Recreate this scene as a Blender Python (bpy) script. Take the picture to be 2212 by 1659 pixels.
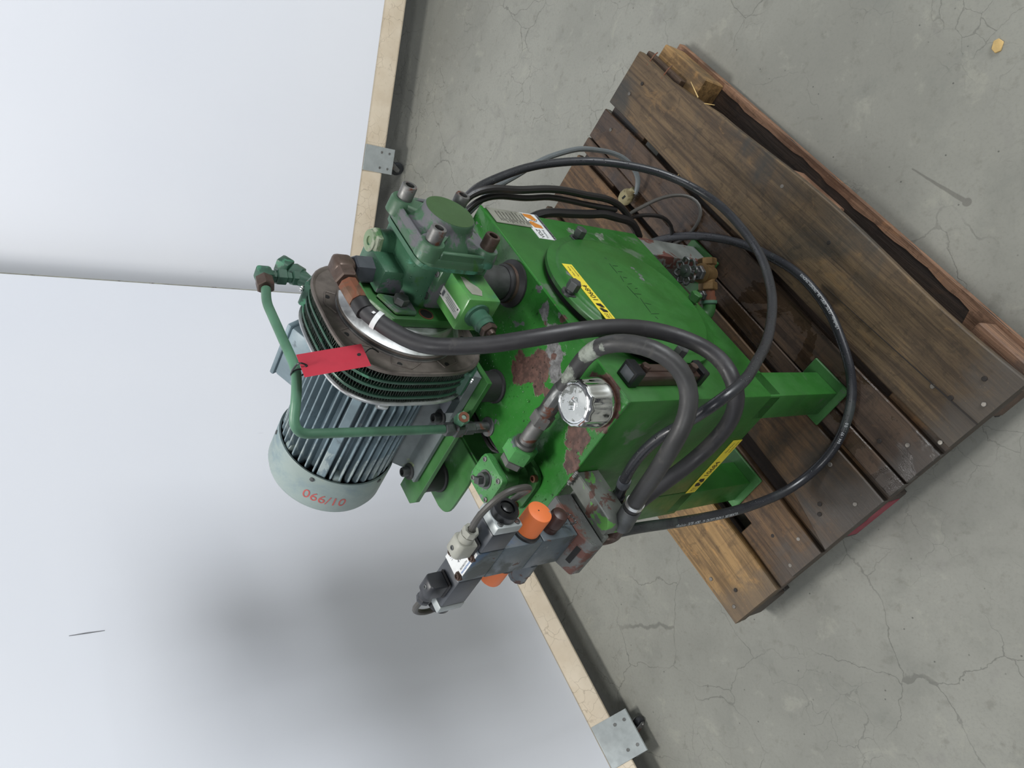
import bpy, bmesh, math, random
from mathutils import Vector, Matrix
from math import sin, cos, pi, radians, sqrt, atan2
for o in list(bpy.data.objects): bpy.data.objects.remove(o)
SC = bpy.context.scene
COL = SC.collection
rnd = random.Random(7)

# ------------------------------------------------------------------ camera
cam = bpy.data.cameras.new('camera')
cam_o = bpy.data.objects.new('camera', cam)
COL.objects.link(cam_o)
cam.sensor_fit = 'HORIZONTAL'
cam.sensor_width = 36.0
cam.lens = 1653.8 / 2212.0 * 36.0
cam.clip_start = 0.05
TH, RO = 0.7004, 0.0159
fwd = Vector((0, cos(TH), -sin(TH)))
rgt = Vector((1, 0, 0))
dwn = fwd.cross(rgt)
r2 = cos(RO) * rgt + sin(RO) * dwn
d2 = -sin(RO) * rgt + cos(RO) * dwn
# the phone was held upright and the picture stored on its side: image right is down in the room
cx, cy, cz = d2, r2, -fwd
cam_o.matrix_world = Matrix(((cx.x, cy.x, cz.x, 0), (cx.y, cy.y, cz.y, 0), (cx.z, cy.z, cz.z, 1.6578), (0, 0, 0, 1)))
SC.camera = cam_o

# ------------------------------------------------------------------ light
SC.view_settings.view_transform = 'Standard'
SC.view_settings.look = 'None'
SC.view_settings.gamma = 1.0
SC.view_settings.use_curve_mapping = False
SC.view_settings.exposure = 0.0
wd = bpy.data.worlds.new('hall')
SC.world = wd
wd.use_nodes = True
wd.node_tree.nodes['Background'].inputs[0].default_value = (0.80, 0.84, 0.92, 1)
wd.node_tree.nodes['Background'].inputs[1].default_value = 0.14

def area(name, loc, target, sx, sy, power, col=(1, 1, 1)):
    l = bpy.data.lights.new(name, 'AREA')
    l.shape = 'RECTANGLE'
    l.size, l.size_y, l.energy, l.color = sx, sy, power, col
    o = bpy.data.objects.new(name, l)
    COL.objects.link(o)
    o.location = loc
    o.rotation_euler = (Vector(target) - Vector(loc)).to_track_quat('-Z', 'Y').to_euler()
    return o
area('ceiling_lamp', (-0.38, 1.62, 4.2), (0.1, 1.2, 0), 0.9, 0.5, 80, (1, 0.98, 0.95))
area('ceiling_lamp', (-1.4, -1.9, 5.0), (-0.3, 1.1, 0.2), 1.6, 0.8, 70, (0.97, 0.99, 1))
area('hall_door_light', (3.6, -2.0, 1.25), (-0.2, 1.6, 0.9), 1.2, 1.4, 100, (0.95, 0.98, 1))
area('hall_door_light', (2.8, -2.8, 1.1), (-0.2, 1.6, 0.9), 1.2, 1.4, 62, (0.95, 0.98, 1))

# ------------------------------------------------------------------ node helpers
class NT:
    def __init__(s, name):
        s.m = bpy.data.materials.new(name)
        s.m.use_nodes = True
        s.t = s.m.node_tree
        s.b = s.t.nodes['Principled BSDF']
        s.tc = s.t.nodes.new('ShaderNodeTexCoord')
        s.co = s.tc.outputs['Object']
    def put(s, sock, v):
        if isinstance(v, bpy.types.NodeSocket): s.t.links.new(v, sock)
        else:
            if sock.type == 'RGBA' and len(v) == 3: v = (*v, 1)
            sock.default_value = v
    def node(s, typ, **kw):
        n = s.t.nodes.new(typ)
        for k, v in kw.items(): setattr(n, k, v)
        return n
    def math(s, op, a, b=0.0, c=None, clamp=False):
        n = s.node('ShaderNodeMath', operation=op, use_clamp=clamp)
        s.put(n.inputs[0], a); s.put(n.inputs[1], b)
        if c is not None: s.put(n.inputs[2], c)
        return n.outputs[0]
    def vmath(s, op, a, b=(0, 0, 0)):
        n = s.node('ShaderNodeVectorMath', operation=op)
        s.put(n.inputs[0], a); s.put(n.inputs[1], b)
        return n.outputs['Value'] if op in ('LENGTH', 'DOT_PRODUCT', 'DISTANCE') else n.outputs[0]
    def map(s, loc=(0, 0, 0), scale=(1, 1, 1), rot=(0, 0, 0), co=None):
        n = s.node('ShaderNodeMapping')
        s.put(n.inputs['Vector'], co or s.co); s.put(n.inputs['Location'], loc); s.put(n.inputs['Scale'], scale); s.put(n.inputs['Rotation'], rot)
        return n.outputs[0]
    def noise(s, scale, detail=4, rough=0.55, dist=0.0, co=None, off=0.0):
        n = s.node('ShaderNodeTexNoise')
        c = co or s.co
        if off: c = s.vmath('ADD', c, (off, off * 1.7, -off))
        s.put(n.inputs['Vector'], c); s.put(n.inputs['Scale'], scale); s.put(n.inputs['Detail'], detail)
        s.put(n.inputs['Roughness'], rough); s.put(n.inputs['Distortion'], dist)
        return n.outputs['Fac']
    def voro(s, scale, feature='F1', out='Distance', co=None, rand=1.0):
        n = s.node('ShaderNodeTexVoronoi', feature=feature)
        s.put(n.inputs['Vector'], co or s.co); s.put(n.inputs['Scale'], scale); s.put(n.inputs['Randomness'], rand)
        return n.outputs[out]
    def ss(s, v, lo, hi):
        n = s.node('ShaderNodeMapRange', interpolation_type='SMOOTHSTEP')
        s.put(n.inputs['Value'], v); s.put(n.inputs['From Min'], lo); s.put(n.inputs['From Max'], hi)
        return n.outputs[0]
    def mix(s, f, a, b):
        n = s.node('ShaderNodeMix', data_type='RGBA')
        s.put(n.inputs[0], f); s.put(n.inputs[6], a); s.put(n.inputs[7], b)
        return n.outputs[2]
    def mixf(s, f, a, b):
        n = s.node('ShaderNodeMix', data_type='FLOAT')
        s.put(n.inputs[0], f); s.put(n.inputs[2], a); s.put(n.inputs[3], b)
        return n.outputs[0]
    def bump(s, h, strength=0.3, dist=0.002, normal=None):
        n = s.node('ShaderNodeBump')
        s.put(n.inputs['Height'], h); s.put(n.inputs['Strength'], strength); s.put(n.inputs['Distance'], dist)
        if normal is not None: s.put(n.inputs['Normal'], normal)
        return n.outputs[0]
    def set(s, **kw):
        names = dict(col='Base Color', rough='Roughness', metal='Metallic', normal='Normal', spec='Specular IOR Level', coat='Coat Weight', coatr='Coat Roughness', trans='Transmission Weight', alpha='Alpha')
        for k, v in kw.items(): s.put(s.b.inputs[names[k]], v)
        return s.m

def srgb(r, g, b):
    f = lambda c: (c / 255) / 12.92 if c / 255 <= 0.04045 else ((c / 255 + 0.055) / 1.055) ** 2.4
    return (f(r), f(g), f(b))

def paint(name, base, alts=(), spots=(), rough=0.35, metal=0.0, var=0.25, droplets=0.0, vscale=9.0, bump=0.15, rvar=0.2):
    """worn paint: base colour, alts = (colour, noise scale, threshold, softness, seed), spots = (colour, noise scale, amount, [(x,y,z,r)..])"""
    n = NT(name)
    v = n.noise(vscale, 5, 0.6, 0.4)
    dark = tuple(c * (1 - var) for c in base)
    lite = tuple(min(1, c * (1 + var)) for c in base)
    col = n.mix(n.ss(v, 0.3, 0.7), dark, lite)
    rgh = n.mixf(n.ss(n.noise(23, 4, 0.6, off=3.1), 0.35, 0.7), rough, min(1, rough + rvar))
    hgt = n.noise(60, 3, 0.6)
    for (c, sc, th, so, seed) in alts:
        k = n.ss(n.noise(sc, 6, 0.62, 0.5, off=seed), th, th + so)
        col = n.mix(k, col, c)
        rgh = n.mixf(k, rgh, min(1.0, rough + 0.25))
        hgt = n.math('SUBTRACT', hgt, n.math('MULTIPLY', k, 0.5))
    for (c, sc, amt, pts) in spots:
        d = None
        for (x, y, z, r) in pts:
            q = n.math('SUBTRACT', n.vmath('DISTANCE', n.co, (x, y, z)), r)
            d = q if d is None else n.math('MINIMUM', d, q)
        w = n.math('MULTIPLY', n.math('SUBTRACT', n.noise(sc, 7, 0.66, 0.3, off=1.3), 0.5), amt)
        k = n.ss(n.math('ADD', d, w), 0.0015, -0.0015)
        cc = n.mix(n.ss(n.noise(sc * 2.5, 5, 0.65, off=5.0), 0.35, 0.65), tuple(x * 0.6 for x in c), tuple(min(1, x * 1.35) for x in c))
        col = n.mix(k, col, cc)
        rgh = n.mixf(k, rgh, 0.5)
        hgt = n.math('SUBTRACT', hgt, n.math('MULTIPLY', k, 0.8))
    nor = n.bump(hgt, bump, 0.002)
    if droplets:
        vd = n.voro(230)
        cell = n.node('ShaderNodeTexVoronoi'); n.put(cell.inputs['Vector'], n.co); n.put(cell.inputs['Scale'], 230.0)
        keep = n.math('GREATER_THAN', n.vmath('LENGTH', cell.outputs['Color']), 1.3 - droplets * 0.16)
        drop = n.math('MULTIPLY', n.ss(vd, 0.34, 0.12), keep)
        rgh = n.mixf(drop, rgh, 0.03)
        nor = n.bump(drop, 0.5, 0.002, nor)
    return n.set(col=col, rough=rgh, metal=metal, normal=nor)

def metal(name, col, rough=0.35, m=1.0, var=0.2, rust=0.0, rustcol=None, scale=30):
    n = NT(name)
    c = n.mix(n.ss(n.noise(scale, 5, 0.6, 0.3), 0.35, 0.65), tuple(x * (1 - var) for x in col), tuple(min(1, x * (1 + var)) for x in col))
    r = n.mixf(n.ss(n.noise(scale * 2, 4, off=2), 0.3, 0.7), rough, min(1, rough + 0.2))
    mm = m
    if rust:
        k = n.ss(n.noise(scale * 0.8, 7, 0.68, 0.6, off=7), 0.66 - rust * 0.4, 0.74 - rust * 0.4)
        rc = rustcol or srgb(92, 52, 34)
        c = n.mix(k, c, rc); r = n.mixf(k, r, 0.75); mm = n.mixf(k, m, 0.0)
    return n.set(col=c, rough=r, metal=mm, normal=n.bump(n.noise(scale * 4, 3), 0.12, 0.001))

def plain(name, col, rough=0.5, metal=0.0, bumpy=0.0, var=0.08, scale=40):
    n = NT(name)
    f = n.ss(n.noise(scale, 4, 0.6), 0.3, 0.7)
    c = n.mix(f, tuple(x * (1 - var) for x in col), tuple(min(1, x * (1 + var)) for x in col))
    kw = dict(col=c, rough=rough, metal=metal)
    if bumpy: kw['normal'] = n.bump(n.noise(scale * 5, 3), bumpy, 0.001)
    return n.set(**kw)

def wood(name, c1, c2, stain=(0.03, 0.035, 0.04), stain_amt=0.5, seed=0.0, wet=0.0):
    n = NT(name)
    oi = n.node('ShaderNodeObjectInfo')
    sh = n.node('ShaderNodeCombineXYZ')
    n.put(sh.inputs[0], n.math('MULTIPLY', oi.outputs['Random'], 9.0)); n.put(sh.inputs[1], n.math('MULTIPLY', oi.outputs['Random'], 5.0)); n.put(sh.inputs[2], seed)
    co = n.vmath('ADD', n.co, sh.outputs[0])
    g = n.map(scale=(2.2, 42, 42), co=co)
    grain = n.noise(1.0, 8, 0.7, 1.2, co=g)
    fine = n.noise(1.0, 6, 0.7, 0.2, co=n.map(scale=(8, 260, 260), co=co))
    saw = n.noise(1.0, 3, 0.6, 0.3, co=n.map(scale=(75, 6, 6), co=co))
    col = n.mix(n.ss(grain, 0.36, 0.64), tuple(x * 0.8 for x in c1), tuple(min(1, x * 1.08) for x in c2))
    mot = n.noise(38, 6, 0.72, 0.4, co=co, off=3)
    col = n.mix(n.math('MULTIPLY', n.ss(mot, 0.52, 0.66), 0.5), col, tuple(x * 0.42 for x in c1))
    col = n.mix(n.math('MULTIPLY', n.ss(n.noise(26, 6, 0.7, 0.6, co=n.map(scale=(0.5, 1, 1), co=co), off=17), 0.56, 0.68), 0.55), col, tuple(min(1, x * k) for x, k in zip(c2, (1.45, 1.3, 1.05))))
    col = n.mix(n.math('MULTIPLY', n.ss(fine, 0.55, 0.75), 0.55), col, tuple(x * 0.35 for x in c1))
    col = n.mix(n.math('MULTIPLY', n.ss(saw, 0.58, 0.7), 0.25), col, tuple(x * 0.5 for x in c1))
    st = n.ss(n.noise(3.2, 5, 0.6, 0.8, co=co, off=seed + 2), 0.62 - stain_amt * 0.2, 0.72 - stain_amt * 0.1)
    col = n.mix(n.math('MULTIPLY', st, 0.8), col, stain)
    sx = n.node('ShaderNodeSeparateXYZ'); n.put(sx.inputs[0], n.co)      # grey weathered board ends
    es = n.math('MULTIPLY', n.ss(n.math('ADD', sx.outputs[0], n.math('MULTIPLY', n.noise(17, 5, 0.65, 0.5, co=co, off=40), 0.16)), 0.165, 0.10), 0.75)
    col = n.mix(es, col, tuple(a * 0.4 + b * 0.6 for a, b in zip(c1, srgb(76, 77, 76))))
    kn = n.voro(1.0, co=n.map(scale=(3.2, 7, 7), co=co))
    col = n.mix(n.math('MULTIPLY', n.ss(kn, 0.12, 0.06), 0.7), col, tuple(x * 0.3 for x in c1))
    spk = n.ss(n.voro(90, co=co), 0.1, 0.05)
    col = n.mix(n.math('MULTIPLY', spk, 0.35), col, tuple(min(1, x * 1.8) for x in c2))
    r = n.mixf(st, 0.62, 0.45)
    if wet:
        wk = n.ss(n.noise(7, 6, 0.65, 0.6, co=co, off=9), 0.56 - wet * 0.1, 0.6 - wet * 0.1)
        r = n.mixf(wk, r, 0.12)
        col = n.mix(n.math('MULTIPLY', wk, 0.35), col, tuple(x * 0.35 for x in c1))
    h = n.math('ADD', n.math('MULTIPLY', grain, 0.6), n.math('MULTIPLY', fine, 0.7))
    return n.set(col=col, rough=r, normal=n.bump(h, 0.45, 0.003))

# ------------------------------------------------------------------ materials
GREEN = srgb(62, 124, 58)
PRIMER = srgb(104, 110, 108)
TEAL = srgb(84, 150, 122)
RUST = srgb(84, 58, 48)
TANKTOP = 0.793
M = {}
M['tank'] = paint('green_tank_paint', srgb(46, 104, 42),
    alts=[(srgb(86, 108, 84), 5, 0.62, 0.06, 1.0), (srgb(72, 92, 66), 14, 0.67, 0.03, 4.0)],
    spots=[(srgb(104, 112, 106), 60, 0.012, [(0.316, -0.0285, 0.543, 0.0045), (0.306, -0.0285, 0.542, 0.003), (0.296, -0.0285, 0.539, 0.0045), (0.284, -0.0285, 0.543, 0.0055), (0.157, -0.0285, 0.741, 0.004), (0.146, -0.0285, 0.725, 0.004), (0.274, -0.0285, 0.738, 0.009)]),
           (srgb(112, 124, 108), 45, 0.09, [(0.464, 0.0, 0.579, 0.006), (0.470, 0.0, 0.553, 0.012), (0.463, 0.0, 0.502, 0.008), (0.449, 0.0, 0.598, 0.002)])],
    rough=0.33, var=0.16)
M['tank_top'] = paint('green_wet_tank_top_paint', srgb(50, 116, 48),
    alts=[(srgb(88, 132, 88), 9, 0.6, 0.08, 2.0), (srgb(92, 98, 96), 20, 0.68, 0.02, 4.0)],
    spots=[(srgb(112, 112, 112), 40, 0.05, [(0.165, 0.055, TANKTOP, 0.022), (0.19, 0.04, TANKTOP, 0.02), (0.23, 0.02, TANKTOP, 0.012), (0.14, 0.08, TANKTOP, 0.016), (0.2, 0.004, TANKTOP, 0.008), (0.27, 0.004, TANKTOP, 0.004)]),
           (srgb(88, 62, 54), 34, 0.045, [(0.205, 0.13, TANKTOP, 0.03), (0.178, 0.098, TANKTOP, 0.03), (0.155, 0.122, TANKTOP, 0.014), (0.165, 0.06, TANKTOP, 0.007), (0.135, 0.115, TANKTOP, 0.009), (0.22, -0.002, TANKTOP, 0.005), (0.24, 0.002, TANKTOP, 0.003), (0.19, -0.002, TANKTOP, 0.004), (0.218, 0.034, TANKTOP, 0.004),
                                   (0.032, 0.118, TANKTOP, 0.026), (0.018, 0.148, TANKTOP, 0.018), (0.045, 0.098, TANKTOP, 0.018), (0.014, 0.165, TANKTOP, 0.012), (0.04, 0.042, TANKTOP, 0.046)])],
    rough=0.15, var=0.2, droplets=0.6, bump=0.3)
M['green'] = paint('green_part_paint', srgb(56, 104, 54), alts=[(srgb(78, 114, 84), 12, 0.62, 0.06, 2.0), (srgb(70, 78, 72), 22, 0.66, 0.03, 5.0)], rough=0.3)
M['green_light'] = paint('light_green_paint', srgb(76, 142, 78), alts=[(srgb(104, 118, 114), 16, 0.6, 0.02, 2.0), (srgb(62, 132, 104), 9, 0.58, 0.08, 6.0)], rough=0.28, droplets=0.5)
M['plug_paint'] = paint('worn_pale_plug_paint', srgb(116, 134, 104), alts=[(srgb(150, 156, 136), 30, 0.52, 0.06, 2.0), (srgb(70, 112, 66), 24, 0.58, 0.05, 5.0)], rough=0.32)
M['pump'] = paint('worn_pump_paint', srgb(66, 98, 74), alts=[(srgb(66, 114, 96), 13, 0.57, 0.1, 2.0), (srgb(98, 98, 102), 15, 0.5, 0.07, 5.0), (srgb(58, 102, 48), 11, 0.57, 0.08, 8.0), (srgb(140, 150, 140), 60, 0.7, 0.03, 3.0)], rough=0.34, var=0.2)
M['cap_green'] = paint('dark_green_cap_paint', srgb(62, 92, 52), alts=[(srgb(70, 100, 64), 9, 0.55, 0.2, 2.0)], rough=0.42, var=0.1)
M['pump_body'] = paint('turquoise_pump_paint', srgb(60, 100, 76), alts=[(srgb(88, 148, 128), 14, 0.55, 0.1, 2.0), (srgb(98, 98, 106), 13, 0.57, 0.06, 5.0), (srgb(58, 106, 42), 12, 0.57, 0.08, 8.0)], rough=0.34, var=0.2, droplets=0.2)
M['regulator'] = paint('green_regulator_paint', srgb(78, 134, 70), alts=[(srgb(50, 112, 96), 9, 0.52, 0.14, 2.0), (srgb(120, 150, 90), 14, 0.62, 0.06, 4.0)], rough=0.26)
M['teal_steel'] = paint('dark_teal_fitting_paint', srgb(52, 86, 70), alts=[(srgb(70, 128, 100), 20, 0.6, 0.05, 2.0), (srgb(96, 66, 48), 30, 0.68, 0.03, 5.0)], rough=0.34)
M['pipe'] = paint('pale_green_pipe_paint', srgb(80, 120, 96), alts=[(srgb(110, 92, 66), 26, 0.68, 0.03, 2.0), (srgb(116, 140, 90), 9, 0.64, 0.03, 5.0)], rough=0.34)
M['motor'] = paint('blue_grey_motor_paint', srgb(120, 138, 146), alts=[(srgb(158, 170, 170), 12, 0.58, 0.06, 2.0), (srgb(86, 98, 104), 16, 0.62, 0.08, 5.0), (srgb(84, 120, 104), 12, 0.68, 0.05, 8.0)], rough=0.42)
M['cowl'] = paint('pale_grey_cowl_paint', srgb(146, 160, 156), alts=[(srgb(120, 140, 148), 6, 0.5, 0.2, 2.0), (srgb(160, 158, 138), 10, 0.62, 0.08, 5.0)], rough=0.4, var=0.08)
M['foot'] = paint('grey_motor_foot_paint', srgb(104, 112, 112), alts=[(srgb(134, 146, 112), 10, 0.6, 0.03, 2.0), (srgb(70, 130, 110), 14, 0.66, 0.03, 5.0)], rough=0.4)
M['valve'] = paint('blue_grey_valve_paint', srgb(86, 96, 102), alts=[(srgb(70, 94, 122), 7, 0.6, 0.06, 2.0), (srgb(84, 58, 50), 22, 0.585, 0.03, 5.0), (srgb(74, 80, 78), 10, 0.52, 0.1, 3.0), (srgb(112, 118, 120), 40, 0.66, 0.03, 9.0)], rough=0.34)
M['valve_rust'] = paint('rusty_grey_casting', srgb(92, 94, 92), alts=[(srgb(96, 60, 50), 10, 0.5, 0.06, 2.0), (srgb(70, 62, 58), 24, 0.6, 0.05, 5.0)], rough=0.32, droplets=0.5)
M['bracket'] = paint('flaking_green_bracket_paint', srgb(98, 102, 96), alts=[(srgb(92, 150, 72), 16, 0.56, 0.02, 2.0), (srgb(88, 62, 54), 20, 0.6, 0.03, 5.0)], rough=0.34)
M['rust_leg'] = paint('rusty_grey_leg_paint', srgb(112, 116, 112), alts=[(srgb(92, 56, 48), 14, 0.5, 0.03, 2.0)], rough=0.45)
M['coil'] = plain('dark_coil_plastic', srgb(68, 72, 78), 0.42, 0, 0.15)
M['black'] = plain('black_rubber', srgb(38, 37, 38), 0.5, 0, 0.1)
M['black_gloss'] = plain('black_plastic', srgb(30, 31, 33), 0.3)
M['dark'] = plain('dark_interior', srgb(22, 22, 22), 0.8)
M['connector'] = plain('beige_grey_plastic', srgb(158, 158, 148), 0.5, 0, 0.1)
M['connector_black'] = plain('black_connector_plastic', srgb(46, 48, 52), 0.4, 0, 0.1)
M['hose'] = paint('grey_black_hose_rubber', srgb(48, 47, 49), alts=[(srgb(62, 60, 59), 14, 0.56, 0.1, 2.0)], rough=0.42, var=0.1, bump=0.1)
M['hose_paint'] = paint('paint_splashed_hose_rubber', srgb(54, 54, 54), alts=[(srgb(72, 71, 68), 14, 0.56, 0.1, 2.0)],
    spots=[(srgb(134, 140, 130), 30, 0.05, [(0.078, 0.02, 0.853, 0.018), (0.068, -0.04, 0.856, 0.02), (0.05, -0.068, 0.862, 0.008)])], rough=0.42, var=0.1, bump=0.1)
M['hose_wet'] = paint('black_wet_hose_rubber', srgb(44, 45, 49), alts=[(srgb(64, 70, 68), 7, 0.55, 0.15, 2.0)], rough=0.26, var=0.1, droplets=0.9, bump=0.05)
M['cable'] = plain('black_cable', srgb(34, 32, 32), 0.4)
M['cable_grey'] = plain('grey_cable', srgb(104, 110, 112), 0.45)
M['cable_brown'] = plain('dark_grey_cable', srgb(72, 70, 66), 0.5)
M['steel'] = metal('worn_steel', srgb(118, 118, 116), 0.42, 0.6, 0.18, 0.2)
M['steel_dark'] = metal('dark_steel', srgb(96, 98, 98), 0.4, 0.7, 0.2, 0.15)
M['zinc'] = metal('zinc_plate', srgb(170, 176, 176), 0.42, 0.35, 0.06)
M['rust'] = metal('rusty_steel', srgb(104, 76, 58), 0.55, 0.25, 0.3, 0.5, srgb(112, 66, 44))
M['brown_steel'] = metal('brown_rusty_nut', srgb(84, 70, 62), 0.35, 0.4, 0.25, 0.3, srgb(70, 48, 40))
M['alu'] = metal('machined_aluminium', srgb(196, 198, 198), 0.34, 0.9, 0.12)
M['cast'] = metal('dark_oily_cast_aluminium', srgb(112, 104, 98), 0.42, 0.55, 0.18)
M['chrome'] = metal('chrome', srgb(236, 238, 238), 0.06, 1.0, 0.02)
M['worn_chrome'] = paint('flaking_chrome_emblem', srgb(204, 208, 208), alts=[(srgb(120, 124, 122), 55, 0.58, 0.015, 2.0)], rough=0.2, metal=0.6, var=0.03)
M['brass'] = metal('dirty_brass', srgb(132, 106, 70), 0.42, 0.6, 0.25)
M['fin'] = metal('dark_cooler_fin', srgb(66, 76, 68), 0.4, 0.5, 0.25)
M['silver_ring'] = plain('bare_metal', srgb(210, 212, 210), 0.25, 0.9)
M['orange'] = paint('orange_cap_paint', srgb(236, 124, 66), alts=[(srgb(150, 138, 126), 26, 0.62, 0.02, 2.0)], rough=0.5, var=0.06, bump=0.1)
M['brown_cap'] = plain('brown_plastic_cap', srgb(66, 46, 42), 0.4)
M['gauge'] = plain('brown_smoked_gauge', srgb(64, 50, 44), 0.25)
M['white'] = plain('white_label', srgb(226, 228, 228), 0.4)
M['white_dirty'] = paint('dirty_aluminium_plate', srgb(150, 150, 138), alts=[(srgb(104, 100, 90), 30, 0.56, 0.08, 2.0)], rough=0.35)
M['silver_label'] = paint('silver_label', srgb(206, 206, 200), alts=[(srgb(120, 84, 60), 30, 0.68, 0.03, 2.0)], rough=0.35)
M['yellow'] = plain('yellow_label', srgb(236, 216, 66), 0.42, 0, 0, 0.03)
M['ink'] = plain('black_ink', srgb(30, 28, 24), 0.5)
M['ink_dim'] = plain('faded_ink', srgb(112, 102, 54), 0.5)
M['ink_grey'] = plain('grey_ink', srgb(110, 112, 116), 0.5)
M['ink_blue'] = plain('blue_ink', srgb(34, 104, 172), 0.5)
M['ink_white'] = plain('white_ink', srgb(190, 194, 196), 0.5)
M['ink_orange'] = plain('orange_ink', srgb(206, 132, 52), 0.5)
M['crayon'] = plain('red_crayon', srgb(190, 92, 88), 0.6)
M['card'] = paint('red_card', srgb(176, 40, 58), alts=[(srgb(154, 36, 52), 8, 0.5, 0.2, 2.0)], rough=0.5, var=0.06, bump=0.1)
M['redpaint'] = paint('faded_red_paint', srgb(158, 72, 84), alts=[(srgb(110, 60, 60), 30, 0.66, 0.03, 2.0)], rough=0.6)
M['plug'] = paint('dirty_beige_plug', srgb(150, 140, 104), alts=[(srgb(112, 100, 70), 30, 0.52, 0.08, 2.0)], rough=0.5)
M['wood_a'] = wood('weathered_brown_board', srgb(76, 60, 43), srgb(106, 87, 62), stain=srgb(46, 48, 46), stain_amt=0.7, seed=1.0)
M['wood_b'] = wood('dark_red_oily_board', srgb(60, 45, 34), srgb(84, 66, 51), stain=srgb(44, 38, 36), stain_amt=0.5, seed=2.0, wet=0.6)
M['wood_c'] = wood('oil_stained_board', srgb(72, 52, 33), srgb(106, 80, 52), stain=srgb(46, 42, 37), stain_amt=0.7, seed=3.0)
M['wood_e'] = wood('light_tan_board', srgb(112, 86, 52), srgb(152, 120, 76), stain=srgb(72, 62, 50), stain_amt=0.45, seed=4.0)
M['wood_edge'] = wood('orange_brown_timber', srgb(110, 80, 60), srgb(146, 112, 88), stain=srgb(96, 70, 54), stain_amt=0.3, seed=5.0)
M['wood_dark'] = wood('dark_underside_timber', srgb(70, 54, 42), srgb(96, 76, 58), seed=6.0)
M['wood_shade'] = wood('shade_dark_underside_timber', srgb(44, 34, 28), srgb(60, 47, 38), seed=8.0)  # near-black tone stands in for the shade below the deck
def m_drop():
    n = NT('clear_oil'); n.put(n.b.inputs['IOR'], 1.4)
    return n.set(col=(0.9, 0.95, 0.85), rough=0.02, trans=1.0)
M['drop'] = m_drop()
M['scratch'] = plain('dark_green_scratch', srgb(30, 58, 32), 0.5)
M['chip'] = plain('pale_wood', srgb(200, 170, 112), 0.6, 0, 0.2, 0.15)
M['nail'] = metal('nail_head', srgb(120, 116, 110), 0.4, 0.8, 0.2, 0.2)
M['nail_dark'] = plain('rusted_nail_hole', srgb(38, 32, 28), 0.7)

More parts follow.
